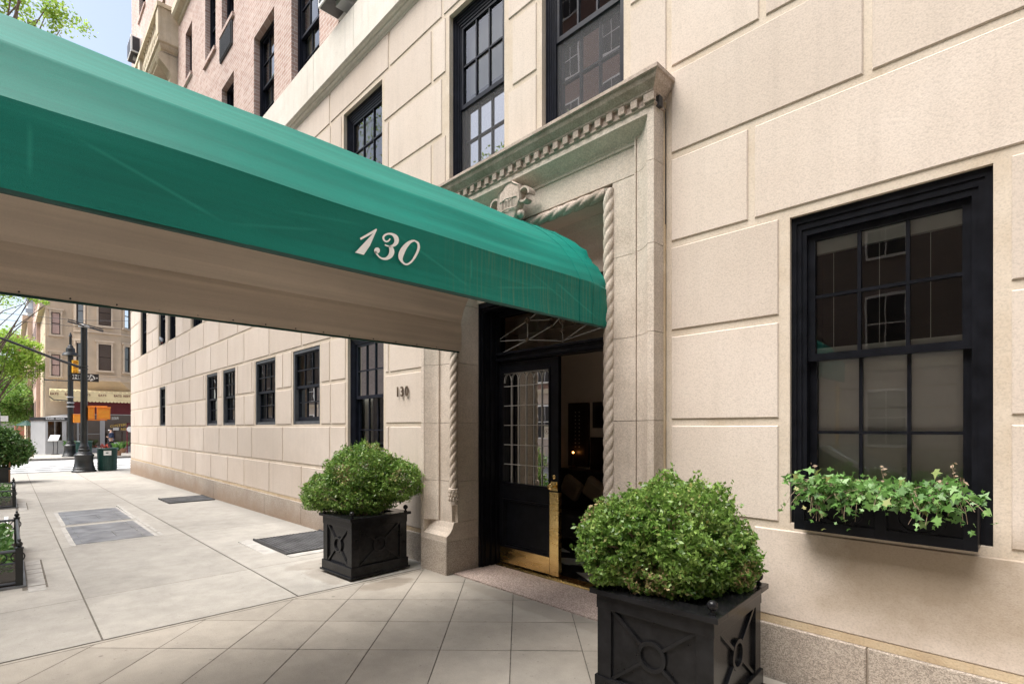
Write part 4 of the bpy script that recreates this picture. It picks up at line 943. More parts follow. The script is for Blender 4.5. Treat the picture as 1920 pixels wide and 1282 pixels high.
# ---------------- things let into the pavement ----------------
def G(x): return gz(x)
def grate(x0,x1,y0,y1,label):
    t=thing('pavement_grate',label,'grate',((x0+x1)/2,(y0+y1)/2,G((x0+x1)/2)),'steel ventilation grates along the wall')
    sl_=(G(x1)-G(x0))/(x1-x0); zz=lambda x:G(x0)+sl_*(x-x0)
    m=MB(); m.quad((x0,y0,zz(x0)+.004),(x1,y0,zz(x1)+.004),(x1,y1,zz(x1)+.004),(x0,y1,zz(x0)+.004)); m.build('pit_shade_sheet','shop_dark',t)  # flat black sheet on the paving paints the pit's darkness beneath the bars
    m=MB(); n=int((y1-y0)/.045)
    for i in range(n+1):
        y=y0+(y1-y0)*i/n; m.add([(x0,y-.005,zz(x0)+.005),(x1,y-.005,zz(x1)+.005),(x1,y+.005,zz(x1)+.005),(x0,y+.005,zz(x0)+.005),(x0,y-.005,zz(x0)+.02),(x1,y-.005,zz(x1)+.02),(x1,y+.005,zz(x1)+.02),(x0,y+.005,zz(x0)+.02)],[(0,1,5,4),(3,2,6,7),(4,5,6,7),(0,3,7,4),(1,2,6,5)])
    n=int((x1-x0)/.05)
    for i in range(n+1):
        x=x0+(x1-x0)*i/n; m.box(x-.003,x+.003,y0,y1,zz(x)+.005,zz(x)+.016)
    m.build('bars','steel_plate',t)
    m=MB()
    for a,b,c,d in ((x0-.02,x1+.02,y0-.02,y0),(x0-.02,x1+.02,y1,y1+.02),(x0-.02,x0,y0,y1),(x1,x1+.02,y0,y1)): m.box(a,b,c,d,zz(a)-.01,zz(b)+.02)
    m.build('frame','iron',t)
grate(-14.55,-13.42,2.53,3.40,'small dark steel pavement grate against the far stretch of wall')
grate(-7.82,-6.62,2.50,3.43,'larger dark steel pavement grate beside the planter left of the doorway')
m=MB(); m.box(-7.9,-6.44,2.30,2.47,G(-7.9)-.01,G(-7.2)+.004); m.box(-6.59,-6.44,2.47,3.43,G(-6.6)-.01,G(-6.5)+.006); struct(m,'grate_kerb','kerb_stone')
def hatch(x0,x1,y0,y1,label):
    t=thing('cellar_hatch',label,'hatch',((x0+x1)/2,(y0+y1)/2,G((x0+x1)/2)),'steel cellar hatches in the sidewalk'); zz=lambda x:G(x)
    ym=y0+(y1-y0)*.0
    def sheet(m,a,b,c,d,h): m.quad((a,c,zz(a)+h),(b,c,zz(b)+h),(b,d,zz(b)+h),(a,d,zz(a)+h))
    m=MB(); sheet(m,x0-.05,x1+.05,y0-.06,y1+.05,.004); m.build('frame','kerb_stone',t)
    for k in (0,1):
        a=x0+(x1-x0)*k/2+.006; b=x0+(x1-x0)*(k+1)/2-.006; m=MB(); m.add([(a,y0,zz(a)+.010),(b,y0,zz(b)+.010),(b,y1,zz(b)+.010),(a,y1,zz(a)+.010),(a,y0,zz(a)),(b,y0,zz(b)),(b,y1,zz(b)),(a,y1,zz(a))],[(0,1,2,3),(0,1,5,4),(1,2,6,5),(2,3,7,6),(3,0,4,7)])
        for i in range(7):      # raised tread ribs
            yy=y0+(y1-y0)*(i+.5)/7; 
        lf_=m.build('hatch_leaf','steel_plate',t)
        m=MB()
        for yy in (y0+.07,y1-.12): 
            for xx in (a+.12,b-.3): m.box(xx,xx+.16,yy,yy+.012,zz(xx)+.010,zz(xx)+.016)
        m.build('hinge','dull_metal',lf_)
    m=MB(); xx=x0+(x1-x0)*.66; yy=y0+(y1-y0)*.55; m.box(xx-.2,xx+.2,yy-.01,yy+.01,zz(xx)+.011,zz(xx)+.016); m.build('handle','dull_metal',t)
hatch(-13.52,-11.52,.68,1.58,'steel cellar hatch in the sidewalk, the one further up the street')
hatch(-11.22,-9.33,.66,1.56,'steel cellar hatch in the sidewalk, the one nearer the camera')
m=MB(); m.box(-13.85,-9.3,1.635,1.675,G(-13.8)-.01,G(-9.3)-.03)
for i in range(14): a=-13.8+i*.32; m.box(a,a+.24+.05*math.sin(i*3),1.64,1.685,G(a)-.01,G(a)+.005)
struct(m,'curb_strip','kerb_stone')
m=MB(); m.box(-13.45,-11.25,-.07,-.015,G(-13.4)-.01,G(-12.5)+.012); struct(m,'sidewalk_strip','white_paint')
for i,(xa,lab) in enumerate(((-8.56,'patch of worn grey granite setts beside the nearer tree guard'),(-16.15,'patch of worn grey granite setts beside the further tree guard'))):
    t=thing('paving_setts',lab,'paving',(xa+.8,.19,G(xa+.8)),'granite sett patches'); m=MB(); m.quad((xa,.09,G(xa)+.003),(xa+1.6,.09,G(xa+1.6)+.003),(xa+1.6,.28,G(xa+1.6)+.003),(xa,.28,G(xa)+.003)); m.build('joint_bed','joint',t)
    m=MB(); x=xa+.02
    while x<xa+1.5: L=.2+.12*rng.random(); m.cham; m.box(x,x+L,.125+.01*rng.random(),.265,G(x)-.02,G(x)+.007+.006*rng.random()); x+=L+.035
    m.build('setts','kerb_stone',t,bevel=.008)
# ---------------- tree guards with low planting ----------------
def guard(x0,x1,label):
    y0,y1=-1.08,.07; zb=G((x0+x1)/2); t=thing('tree_guard',label,'tree guard',((x0+x1)/2,(y0+y1)/2,zb),'iron guards round the street tree pits'); H=.40
    m=MB(); m.box(x0-.06,x1+.06,y0-.06,y1+.05,zb-.03,zb+.035); m.build('kerb','steel_plate',t)
    m=MB(); m.box(x0,x1,y0,y1,zb+.03,zb+.07); m.build('soil','soil',t)
    m=MB(); posts=[(x,y) for x in (x0,x1) for y in (y0,y1)]
    for x,y in posts:
        pm=MB(); pm.box(x-.028,x+.028,y-.028,y+.028,zb,zb+H); pm.lathe([(.036,H),(.036,H+.012),(.012,H+.02)],(x,y,zb),10); pm.ball((x,y,zb+H+.045),.028,10); pm.ball((x-.02,y,zb+H+.085),.014,8); pm.ball((x+.02,y,zb+H+.085),.014,8); pm.build('post','cast_iron_dark',t)
    def rail(z,r,name):
        q=MB()
        for a,b,c,d in ((x0,x1,y1,y1),(x0,x1,y0,y0),(x0,x0,y0,y1),(x1,x1,y0,y1)): q.box(a-r,b+r,c-r,d+r,z-r,z+r) if False else q.tube([(a,c,z),(b,d,z)],r,6)
        return q
    q=rail(zb+H-.02,.016,0); q2=rail(zb+H-.14,.009,0); q.v,q.f; b=len(q.v); q.v+=q2.v; q.f+=[tuple(i+b for i in f) for f in q2.f]
    q2=rail(zb+.06,.014,0); b=len(q.v); q.v+=q2.v; q.f+=[tuple(i+b for i in f) for f in q2.f]; q.build('rails','dull_metal' if False else 'grey_frame',t)
    q=MB()
    def circ(c,ax,r=.05):
        K=14; q.tube([(c[0]+(r*math.cos(2*PI*k/K) if ax=='x' else 0),c[1]+(r*math.cos(2*PI*k/K) if ax=='y' else 0),c[2]+r*math.sin(2*PI*k/K)) for k in range(K+1)],.006,5,False)
    x=x0+.12
    while x<x1: circ((x,y1,zb+H-.08),'x'); x+=.13
    y=y0+.1
    while y<y1: circ((x1,y,zb+H-.08),'y'); circ((x0,y,zb+H-.08),'y'); y+=.13
    for i in range(1,6): xx=x0+(x1-x0)*i/6; q.tube([(xx,y1,zb+.06),(xx,y1,zb+H-.14)],.009,6)
    for i in range(1,4): yy=y0+(y1-y0)*i/4; q.tube([(x1,yy,zb+.06),(x1,yy,zb+H-.14)],.009,6)
    q.build('scrollwork','cast_iron_dark',t)
    p=MB(); p.quad((x0,y1-.03,zb+.06),(x1,y1-.03,zb+.06),(x1,y1-.03,zb+H-.14),(x0,y1-.03,zb+H-.14)); p.quad((x1-.03,y0,zb+.06),(x1-.03,y1,zb+.06),(x1-.03,y1,zb+H-.14),(x1-.03,y0,zb+H-.14)); p.build('screen_panel','screen_glass',t)
    return zb
for x0,x1,l1,l2 in ((-9.6,-7.17,'low dark iron tree guard with ball finials, the nearer one on the kerb side','low leafy plants filling the nearer tree guard'),(-17.3,-15.1,'low dark iron tree guard with ball finials, the further one on the kerb side','low leafy plants filling the further tree guard')):
    zb=guard(x0,x1,l1); k=2600; C=np.stack([rng.uniform(x0+.06,x1-.06,k),rng.uniform(-1.0,.02,k),zb+.08+rng.random(k)**.7*.30],1)
    C[:,2]+=.05*np.sin(C[:,0]*9)*np.sin(C[:,1]*11); o=leaves('ground_cover',C,.032,'ivy_leaf',None,((x0+x1)/2,-.5,zb),shape='long',jit=.8); o.location=((x0+x1)/2,-.5,zb); tag(o,l2,'plants',None,'stuff')
# pot with a round clipped shrub, far left
t=thing('shrub_pot','dark square pot holding the round shrub, by the kerb up the street','pot',(-23.6,-.42,G(-23.6)))
m=MB(); zb=G(-23.6); m.box(-24.05,-23.2,-.85,-.02,zb,zb+.5); m.box(-24.1,-23.15,-.9,.03,zb+.44,zb+.52); m.build('pot','cast_iron_dark',t,bevel=.01)
m=MB(); m.box(-23.20,-23.16,-.02,.02,zb,zb+.75); m.build('stake','wood_brown',t)
def crown(name,t,org,blobs,n,size,mat,seed,shell=.22,shape='oval',drop=.0,name2='crown'):
    g=np.random.default_rng(seed); C=[]; tot=sum(b[3]**2 for b in blobs)
    for bx,by,bz,r,fz in blobs:
        k=int(n*r*r/tot); nc=max(6,k//45); d=g.normal(size=(nc,3)); d/=np.linalg.norm(d,axis=1)[:,None]
        rr=(1-np.abs(g.normal(size=nc))*shell*1.6).clip(.05,1.15); cc=d*rr[:,None]*np.array([r,r,r*fz])+np.array([bx,by,bz])
        idx=g.integers(0,nc,k); C.append(cc[idx]+g.normal(size=(k,3))*r*.11)
    C=np.vstack(C); return leaves(name2,C,size,mat,t,org,shape=shape,jit=.8)
t=thing('round_shrub','dense dark green rounded shrub growing in the pot on the left','shrub',(-23.6,-.42,.3))
crown('c',t,(-23.6,-.42,.3),[(-23.6,-.42,.98,.78,.85),(-23.75,-.05,.85,.6,.8),(-23.4,.1,.75,.42,.8),(-23.6,-.2,1.3,.5,.6)],26000,.045,'dark_leaf',31,.16,name2='foliage')
m=MB(); m.tube([(-23.6,-.42,.28),(-23.6,-.42,.9)],.04,8); m.build('stem','bark',t)
# air conditioners
def aircon(x0,x1,z0,z1,label):
    t=thing('air_conditioner',label,'air conditioner',((x0+x1)/2,YB-.15,z0),'window air conditioners'); m=MB(); m.box(x0,x1,YB-.32,YB+.1,z0,z1); m.build('casing','white_paint',t,bevel=.01)
    for a,b in ((x0+.04,(x0+x1)/2-.02),((x0+x1)/2+.02,x1-.04)): m=MB(); m.box(a,b,YB-.326,YB-.321,z0+.05,z1-.05); m.build('grille','iron',t)
    m=MB(); m.box(x0+.03,x1-.03,YB-.3,YB-.03,z0-.012,z0-.001); m.box(x1+.001,x1+.008,YB-.27,YB-.05,z0+.05,z1-.05); m.build('vent_panel','iron',t); m=MB(); m.box((x0+x1)/2-.02,(x0+x1)/2+.18,YB-.2,YB-.02,z0-.09,z0-.013); m.build('bracket','grey_panel',t)
aircon(-7.28,-6.62,7.62,8.02,'pale window air conditioner just above the stone band, with a dark underside')
aircon(-24.1,-23.3,15.4,16.0,'pale window air conditioner high on the brick wall, left of the balcony')
# pigeon on a ledge
t=thing('pigeon','grey pigeon perched on the sill of the upper window above the small windows','bird',(-19.35,W-.03,4.25)); m=MB(); 
m.lathe([(.004,-.15),(.03,-.10),(.055,-.03),(.065,.03),(.05,.09),(.03,.13),(.028,.16),(.035,.19),(.03,.22),(.008,.245)],(0,0,0),12,Matrix.Translation((-19.35,W-.05,4.36))@Matrix.Rotation(R(-62),4,'Y')); m.build('body','feather',t,smooth=True)
m=MB(); m.box(-19.36,-19.35,W-.055,W-.05,4.25,4.31); m.box(-19.33,-19.32,W-.03,W-.025,4.25,4.31); m.build('legs','red_stuff',t)
# lobby furniture, dim behind the door
def frame_pic(x0,x1,z0,z1,label,dots=False):
    t=thing('picture_frame',label,'picture',((x0+x1)/2,5.87,z0)); m=MB(); m.box(x0,x1,5.85,5.895,z0,z1); m.build('frame','dark_wood',t); m=MB(); m.box(x0+.05,x1-.05,5.845,5.849,z0+.05,z1-.05); m.build('picture','shop_dark',t)
    if dots:
        m=MB()
        for i in range(10):
            for j in (0,1): m.box(x0+.13+.07*j,x0+.15+.07*j,5.84,5.844,z0+.27+.055*i,z0+.29+.055*i)
        m.build('buttons','lead_came',t)
frame_pic(-4.85,-4.49,1.05,1.96,'tall dark framed board with two columns of small pale buttons, on the lobby wall',True)
frame_pic(-4.41,-4.03,1.6,1.96,'upper dark picture on the lobby wall, right of the tall board'); frame_pic(-4.45,-4.07,1.02,1.47,'lower dark picture on the lobby wall, behind the cushions')
t=thing('lobby_sofa','dark upholstered sofa against the back wall of the lobby','sofa',(-4.2,5.4,.06)); m=MB(); m.box(-4.9,-3.5,5.05,5.6,.2,.5); m.build('seat','upholstery',t,bevel=.03); m=MB(); m.box(-4.9,-3.5,5.6,5.8,.2,1.03); m.build('backrest','upholstery',t,bevel=.03); 
for a in (-5.03,-3.49): m=MB(); m.box(a,a+.13,5.05,5.8,.06,.7); m.build('armrest','upholstery',t,bevel=.02)
for x,l in ((-4.5,'tan cushion at the left end of the lobby sofa'),(-4.12,'tan cushion in the middle of the lobby sofa')):
    t=thing('cushion',l,'cushion',(x,5.5,.5),'sofa cushions'); m=MB(); m.box(-.15,.15,-.06,.06,-.05,.25,Matrix.Translation((x,5.46,.72))@Matrix.Rotation(R(18),4,'X')@Matrix.Rotation(R(35),4,'Y')); m.build('cover','cushion',t,bevel=.05)
t=thing('table_lamp','small lamp with an orange glowing bulb in front of the framed board','lamp',(-4.70,5.74,1.03)); m=MB(); m.lathe([(.06,0),(.06,.01),(.012,.03),(.012,.2)],(-4.70,5.78,1.035),12); m.build('stand','bronze',t); m=MB(); m.ball((-4.70,5.78,1.25),.014,10); m.build('bulb','lamp_glow',t)
# ---------------- street furniture at the crossing ----------------
ZG=-.205
def lamp_shaft(t,x,y,z0,s,htop,rr=.12):
    m=MB(); m.lathe([(.40*s,0),(.40*s,.06),(.37*s,.09),(.355*s,.13),(.37*s,.16),(.33*s,.22),(.30*s,.45),(.31*s,.62),(.335*s,.66),(.335*s,.70),(.26*s,.76),(.25*s,.80),(.19*s,.84),(.20*s,.88),(.20*s,.93),(.16*s,.96),(.17*s,1.0),(.17*s,1.04),(rr+.02,1.08),(rr,1.2)],(x,y,z0),24); m.build('base','cast_iron_dark',t,smooth=True)
    m=MB(); m.lathe([(rr,1.15),(rr*.92,htop-z0)],(x,y,z0),16); m.build('shaft','cast_iron_dark',t,smooth=True)
t=thing('signal_pole','black cast iron corner pole on a fluted base, carrying the signal arm and crossing lights','street pole',(-27.55,2.2,ZG)); lamp_shaft(t,-27.55,2.2,ZG,1,5.75)
m=MB(); m.lathe([(.13,0),(.19,.02),(.19,.07),(.1,.12),(.02,.17)],(-27.55,2.2,5.72),14); m.build('cap','grey_panel',t)
m=MB(); m.tube([(-27.0,1.66,5.82),(-27.9,2.85,5.70)],.035,8); m.tube([(-27.0,1.66,5.9),(-27.9,2.85,5.78)],.02,8); m.build('cross_beam','iron',t)
m=MB(); m.tube([(-27.55,2.15,4.06),(-27.7,1.2,4.42),(-27.9,.0,4.95),(-28.1,-1.6,5.55),(-28.3,-4,6.2)],[.055,.05,.045,.04,.03],10)
for z in (4.0,4.12): m.lathe([(.14,0),(.14,.03)],(-27.55,2.2,z),14)
m.build('mast_arm','iron',t)
for zz in (2.5,1.93): m=MB(); m.tube([(-27.55,2.2,zz),(-27.5,2.95,zz)],.025,6); m.build('bracket','orange_signal',t)
def pedlight(x0,x1,y0,y1,z0,z1,label):
    t=thing('crossing_light',label,'crossing light',((x0+x1)/2,(y0+y1)/2,z0),'orange pedestrian crossing lights'); m=MB(); m.box(x0,x1,y0,y1,z0,z1); m.box(x0-.03,x1+.03,y0-.02,y1+.02,z1,z1+.03); m.build('housing','orange_signal',t,bevel=.025); m=MB(); 
    for i in range(6): m.box(x1+.001,x1+.006,y0+.05,y1-.05,z0+.07+i*(z1-z0-.14)/6,z0+.085+i*(z1-z0-.14)/6)
    m.build('back_ribs','wood_brown' if False else 'traffic_yellow',t); return t
pedlight(-27.62,-27.4,2.32,2.53,1.96,2.45,'orange crossing light housing close against the corner pole')
pedlight(-27.55,-27.35,2.60,3.04,1.96,2.44,'wide orange crossing light housing above the green litter bin')
t=thing('one_way_sign','black and white one way arrow sign passing behind the corner pole','sign',(-27.80,2.24,3.70)); m=MB(); m.box(-27.82,-27.79,1.80,2.70,3.53,3.86); m.build('panel','shop_dark',t)
m=MB(); m.quad(*[(-27.787,y,z) for y,z in ((1.85,3.60),(2.42,3.60),(2.42,3.545),(2.68,3.695),(2.42,3.845),(2.42,3.79),(1.85,3.79))]); m.build('arrow','white_paint',t)
text('ONE WAY','shop_dark',t,(-27.783,2.19,3.695),.145,FX,.002,1.0,.006)
t=thing('street_lamp','ornate cast iron lamp column on the far side of the crossing','street lamp',(-42.7,2.75,ZG)); lamp_shaft(t,-42.7,2.75,ZG,1.05,6.1,.15)
m=MB(); m.lathe([(.2,6.1),(.42,6.15),(.36,6.3),(.24,6.35),(.22,6.6),(.15,6.65),(.13,6.75),(.07,6.8),(.06,7.3),(.09,7.35),(.02,7.6)],(-42.7,2.75,0),16); m.build('lantern','cast_iron_dark',t,smooth=True)
m=MB(); m.tube([(-42.7,2.75,4.55),(-42.7,1.5,4.55)],.04,6); m.tube([(-42.7,2.75,3.30),(-42.7,1.95,3.35),(-42.7,1.75,3.55)],.035,6); m.build('arm','iron',t)
for z in (2.9,3.15,3.5): m=MB(); m.lathe([(.19,0),(.19,.07)],(-42.7,2.75,z),14); m.build('collar','grey_panel',t)
t=thing('traffic_light','yellow three lamp traffic light hanging beside the far lamp column','traffic light',(-42.6,3.0,4.9)); m=MB(); m.box(-42.7,-42.4,2.80,3.12,4.95,5.85); m.build('housing','traffic_yellow',t,bevel=.03)
for z in (5.1,5.4,5.7):
    m=MB(); m.lathe([(.12,0),(.14,.16),(.12,.16),(.10,.01)],(0,0,0),12,Matrix.Translation((-42.4,2.96,z))@Matrix.Rotation(PI/2,4,'Y')); m.build('visor','traffic_yellow',t)
o=pedlight(-42.7,-42.4,2.86,3.30,1.93,2.44,'small orange crossing light on the far lamp column')
def bin_(x,y,label,r=.36,h=.98):
    t=thing('litter_bin',label,'litter bin',(x,y,ZG),'green slatted litter bins'); m=MB(); m.lathe([(r*.86,.03),(r*.92,h-.06),(r*.8,h-.05),(r*.78,.1)],(x,y,ZG),28); m.build('liner','bin_green',t,smooth=True)
    m=MB()
    for k in range(36):
        a=2*PI*k/36; M=Matrix.Translation((x,y,ZG))@Matrix.Rotation(a,4,'Z'); m.box(r*.88,r*.92,-.018,.018,.04,.5,M); m.box(r*.91,r*.95,-.018,.018,.5,h-.1,M)
    m.build('slats','bin_green',t)
    m=MB(); m.lathe([(r*.93,0),(r*1.04,.02),(r*1.08,.06),(r*1.04,.08),(r*.9,.08)],(x,y,ZG+h-.1),28); m.build('rim','bin_green',t,smooth=True); m=MB(); m.lathe([(r*.85,0),(r*.9,.05)],(x,y,ZG+.01),24); m.build('base_ring','bin_green',t,smooth=True)
    m=MB(); m.box(x+r*.93,x+r*.97,y-.16,y+.10,ZG+h-.32,ZG+h-.13); m.build('label_plate','white_paint',t)
    m=MB(); m.box(x+r*.972,x+r*.976,y-.09,y+.0,ZG+h-.24,ZG+h-.2); m.build('label_mark','bin_green',t); return t
bin_(-27.75,2.98,'dark green slatted litter bin beside the corner pole, with red rubbish sticking out')
bin_(-42.0,3.35,'dark green litter bin far across the crossing, behind the corner pole',.42,1.0)
m=MB(); g=np.random.default_rng(4)
for k in range(26):
    a=g.uniform(0,6.28); r=g.uniform(0,.25); p=Vector((-27.75+r*math.cos(a),2.98+r*math.sin(a),ZG+.9)); d=Vector((g.normal()*.5,-.7+g.normal()*.6,.7)).normalized()*g.uniform(.15,.3)
    M=Matrix.Translation(p+d*.5)@d.to_track_quat('Z','Y').to_matrix().to_4x4(); m.box(-.02,.02,-.006,.006,-d.length/2,d.length/2,M)
single(m,'rubbish','red_stuff','heap of red wooden strips thrown into the nearer litter bin','rubbish',(-27.75,2.98,ZG+.9))
t=thing('menu_stand','slanted white menu board on two thin curved legs outside the grey cafe front','menu stand',(-47,2.15,ZG)); m=MB(); m.prism([(1.85,.72),(2.42,1.10),(2.42,1.13),(1.85,.75)],'x',-47.3,-46.8) if False else m.add([(-46.8,1.84,.74),(-46.8,2.36,.74),(-47.1,2.50,1.12),(-47.1,2.0,1.12),(-46.83,1.84,.71),(-46.83,2.36,.71),(-47.13,2.50,1.09),(-47.13,2.0,1.09)],[(0,1,2,3),(4,5,6,7),(0,1,5,4),(1,2,6,5),(2,3,7,6),(3,0,4,7)]); m.build('board','white_paint',t)
for yy in (2.12,2.33): m=MB(); m.tube([(-47,yy,ZG+.03),(-46.95,yy+.03,.3),(-47,yy,.82)],.02,6); m.build('leg','iron',t)
m=MB(); m.box(-47.2,-46.8,2.02,2.45,ZG,ZG+.03); m.build('foot','iron',t)
# person outside the restaurant, in profile facing left
def skin_body(name,J,E,mat,parent,org):
    me=bpy.data.meshes.new(name); me.from_pydata([tuple(Vector(j[0])-Vector(org)) for j in J],E,[]); ob=bpy.data.objects.new(name,me); COL.objects.link(ob)
    sk=ob.modifiers.new('s','SKIN'); sd=ob.modifiers.new('d','SUBSURF'); sd.levels=sd.render_levels=1
    for i,j in enumerate(J): me.skin_vertices[0].data[i].radius=(j[1],j[2] if len(j)>2 else j[1])
    me.skin_vertices[0].data[0].use_root=True
    dg=bpy.context.evaluated_depsgraph_get(); dg.update(); m2=bpy.data.meshes.new_from_object(ob.evaluated_get(dg)); bpy.data.objects.remove(ob)
    m2.materials.clear(); m2.materials.append(MATS[mat]); m2.polygons.foreach_set('use_smooth',[True]*len(m2.polygons)); o=bpy.data.objects.new(name,m2); COL.objects.link(o); o.parent=parent; return o
PX,PY=-47.2,5.28; po=(PX,PY,ZG); b=ZG
t=thing('person','person in a dark blue padded jacket standing in profile outside the restaurant','person',po)
J=[((PX,PY,b+.95),.15),((PX,PY,b+1.2),.15),((PX,PY+.01,b+1.42),.17,.13),((PX,PY,b+1.54),.06),((PX,PY-.03,b+1.68),.10,.11),
 ((PX+.18,PY,b+1.40),.06),((PX+.2,PY+.03,b+1.14),.05),((PX+.12,PY-.2,b+1.15),.035),((PX+.1,PY-.27,b+1.18),.03),
 ((PX-.18,PY,b+1.40),.06),((PX-.2,PY+.03,b+1.14),.05),((PX-.12,PY-.2,b+1.15),.035),((PX-.1,PY-.27,b+1.18),.03),
 ((PX+.09,PY,b+.85),.1),((PX+.1,PY-.02,b+.48),.065),((PX+.1,PY+.01,b+.1),.045),((PX+.1,PY-.14,b+.04),.04),
 ((PX-.09,PY,b+.85),.1),((PX-.1,PY+.03,b+.48),.065),((PX-.1,PY+.06,b+.1),.045),((PX-.1,PY-.09,b+.04),.04)]
E=[(0,1),(1,2),(2,3),(3,4),(2,5),(5,6),(6,7),(7,8),(2,9),(9,10),(10,11),(11,12),(0,13),(13,14),(14,15),(15,16),(0,17),(17,18),(18,19),(19,20)]
skin_body('body',J,E,'skin',t,po)
skin_body('jacket',[((PX,PY+.02,b+1.0),.2,.19),((PX,PY+.02,b+1.2),.2,.19),((PX,PY+.02,b+1.42),.2,.17),((PX,PY+.03,b+1.52),.11),((PX+.2,PY,b+1.40),.09),((PX+.22,PY+.04,b+1.14),.08),((PX+.14,PY-.17,b+1.15),.06),((PX-.2,PY,b+1.40),.09),((PX-.22,PY+.04,b+1.14),.08),((PX-.14,PY-.17,b+1.15),.06)],[(0,1),(1,2),(2,3),(2,4),(4,5),(5,6),(2,7),(7,8),(8,9)],'jacket',t,po)
skin_body('jacket_hem',[((PX,PY+.02,b+.86),.2,.2),((PX,PY+.02,b+1.06),.205,.205)],[(0,1)],'jacket_low',t,po)
skin_body('trousers',[((PX,PY,b+.92),.17),((PX+.09,PY,b+.8),.12),((PX+.1,PY-.02,b+.48),.085),((PX+.1,PY+.01,b+.12),.07),((PX-.09,PY,b+.8),.12),((PX-.1,PY+.03,b+.48),.085),((PX-.1,PY+.06,b+.12),.07)],[(0,1),(1,2),(2,3),(0,4),(4,5),(5,6)],'trousers',t,po)
skin_body('hair',[((PX,PY+.0,b+1.77),.10,.12),((PX,PY+.06,b+1.68),.09,.1)],[(0,1)],'hair',t,po)
m=MB(); m.ball((PX,PY-.12,b+1.64),.05,8); m.build('face_mask','white_paint',t)

# ---------------- restaurant corner building ----------------
XR_=-49.0; RB=thing('corner_building','old sand coloured corner house with a rounded window bay over the restaurant front','building',(-52,5,ZG))
def fwin(x,y0,y1,z0,z1,parent,trim=True):
    if trim:
        m=MB(); e=.11; m.box(x-.02,x+.06,y0-e,y0,z0-.02,z1+.02); m.box(x-.02,x+.06,y1,y1+e,z0-.02,z1+.02); m.box(x-.02,x+.07,y0-e,y1+e,z1,z1+.16); m.box(x-.02,x+.13,y0-e-.08,y1+e+.08,z1+.16,z1+.28); m.box(x-.02,x+.12,y0-e-.06,y1+e+.06,z0-.15,z0-.02)
        for yy in (y0-e,y1+.01): m.box(x+.06,x+.12,yy,yy+.1,z1-.12,z1+.15)
        w_=m.build('window_surround','beige_trim',parent)
    else: w_=parent
    m=MB(); f=.05; m.box(x-.05,x+.01,y0,y0+f,z0,z1); m.box(x-.05,x+.01,y1-f,y1,z0,z1); m.box(x-.05,x+.01,y0+f,y1-f,z0,z0+f); m.box(x-.05,x+.01,y0+f,y1-f,z1-f,z1); m.box(x-.05,x+.005,y0+f,y1-f,(z0+z1)/2-.03,(z0+z1)/2+.03); m.build('window_frame','dark_wood',w_)
    m=MB(); m.quad((x-.03,y0+f,z0+f),(x-.03,y1-f,z0+f),(x-.03,y1-f,z1-f),(x-.03,y0+f,z1-f)); m.quad((x-.035,y0+f,z0+f),(x-.035,y1-f,z0+f),(x-.035,y1-f,z1-f),(x-.035,y0+f,z1-f)) if False else None; m.build('pane','far_glass',w_)
    m=MB(); m.box(x-.3,x-.28,y0,y1,z0,z1); m.build('blind','room_dark',w_); return w_
def wall_x(mb,x,y0,y1,z0,z1,ops,dep=.25):
    ys=sorted({y0,y1}|{v for o in ops for v in o[:2]}); zs=sorted({z0,z1}|{v for o in ops for v in o[2:]})
    for i in range(len(ys)-1):
        for j in range(len(zs)-1):
            cy,cz=(ys[i]+ys[i+1])/2,(zs[j]+zs[j+1])/2
            if any(o[0]<cy<o[1] and o[2]<cz<o[3] for o in ops): continue
            mb.quad((x,ys[i],zs[j]),(x,ys[i+1],zs[j]),(x,ys[i+1],zs[j+1]),(x,ys[i],zs[j+1]))
    for a,b_,c,d in ops:
        mb.quad((x,a,c),(x-dep,a,c),(x-dep,a,d),(x,a,d)); mb.quad((x,b_,c),(x-dep,b_,c),(x-dep,b_,d),(x,b_,d)); mb.quad((x,a,c),(x-dep,a,c),(x-dep,b_,c),(x,b_,c)); mb.quad((x,a,d),(x-dep,a,d),(x-dep,b_,d),(x,b_,d))
zw=[(5.30,6.82),(8.25,9.8),(11.3,12.8)]
ops=[(2.12,2.60,a,b_) for a,b_ in zw]
m=MB(); wall_x(m,XR_,1.80,3.30,3.9,14,ops); wall_x(m,XR_,1.8,3.0,ZG,3.9,[]); m.quad((XR_,1.8,ZG),(-58,1.8,ZG),(-58,1.8,14),(XR_,1.8,14)); m.quad((XR_,1.8,14),(XR_,16,14),(-58,16,14),(-58,1.8,14)); m.quad((XR_-.4,3.0,4.7),(XR_-.4,16,4.7),(XR_-.4,16,14),(XR_-.4,3.0,14)) 
# the bowed bay: three faces
bx=[(XR_,3.30),(XR_+.55,4.10),(XR_+.55,6.0),(XR_,6.75),(XR_,9.0)]
for i in range(len(bx)-1):
    a,b_=bx[i],bx[i+1]; m.quad((a[0],a[1],5.45),(b_[0],b_[1],5.45),(b_[0],b_[1],14),(a[0],a[1],14))
m.build('wall','beige_render',RB)
for a,b_ in zw: fwin(XR_,2.12,2.60,a,b_,RB)
def bay_face(a,b_,u0,u1,z0,z1):      # a window set on a slanting face: built flat then turned
    w_=fwin(0,0,u1-u0,z0,z1,RB); L=math.hypot(b_[0]-a[0],b_[1]-a[1]); d=((b_[0]-a[0])/L,(b_[1]-a[1])/L); ang=math.atan2(-d[0],d[1])
    org=Vector(ORG[RB.name]); 
    p=Vector((a[0]+d[0]*u0,a[1]+d[1]*u0,0))+Vector((d[1],-d[0],0))*.04; M=Matrix.Translation(p-org)@Matrix.Rotation(ang,4,'Z')@Matrix.Translation(org)
    w_.data.transform(M)
    for c in w_.children: c.data.transform(M)
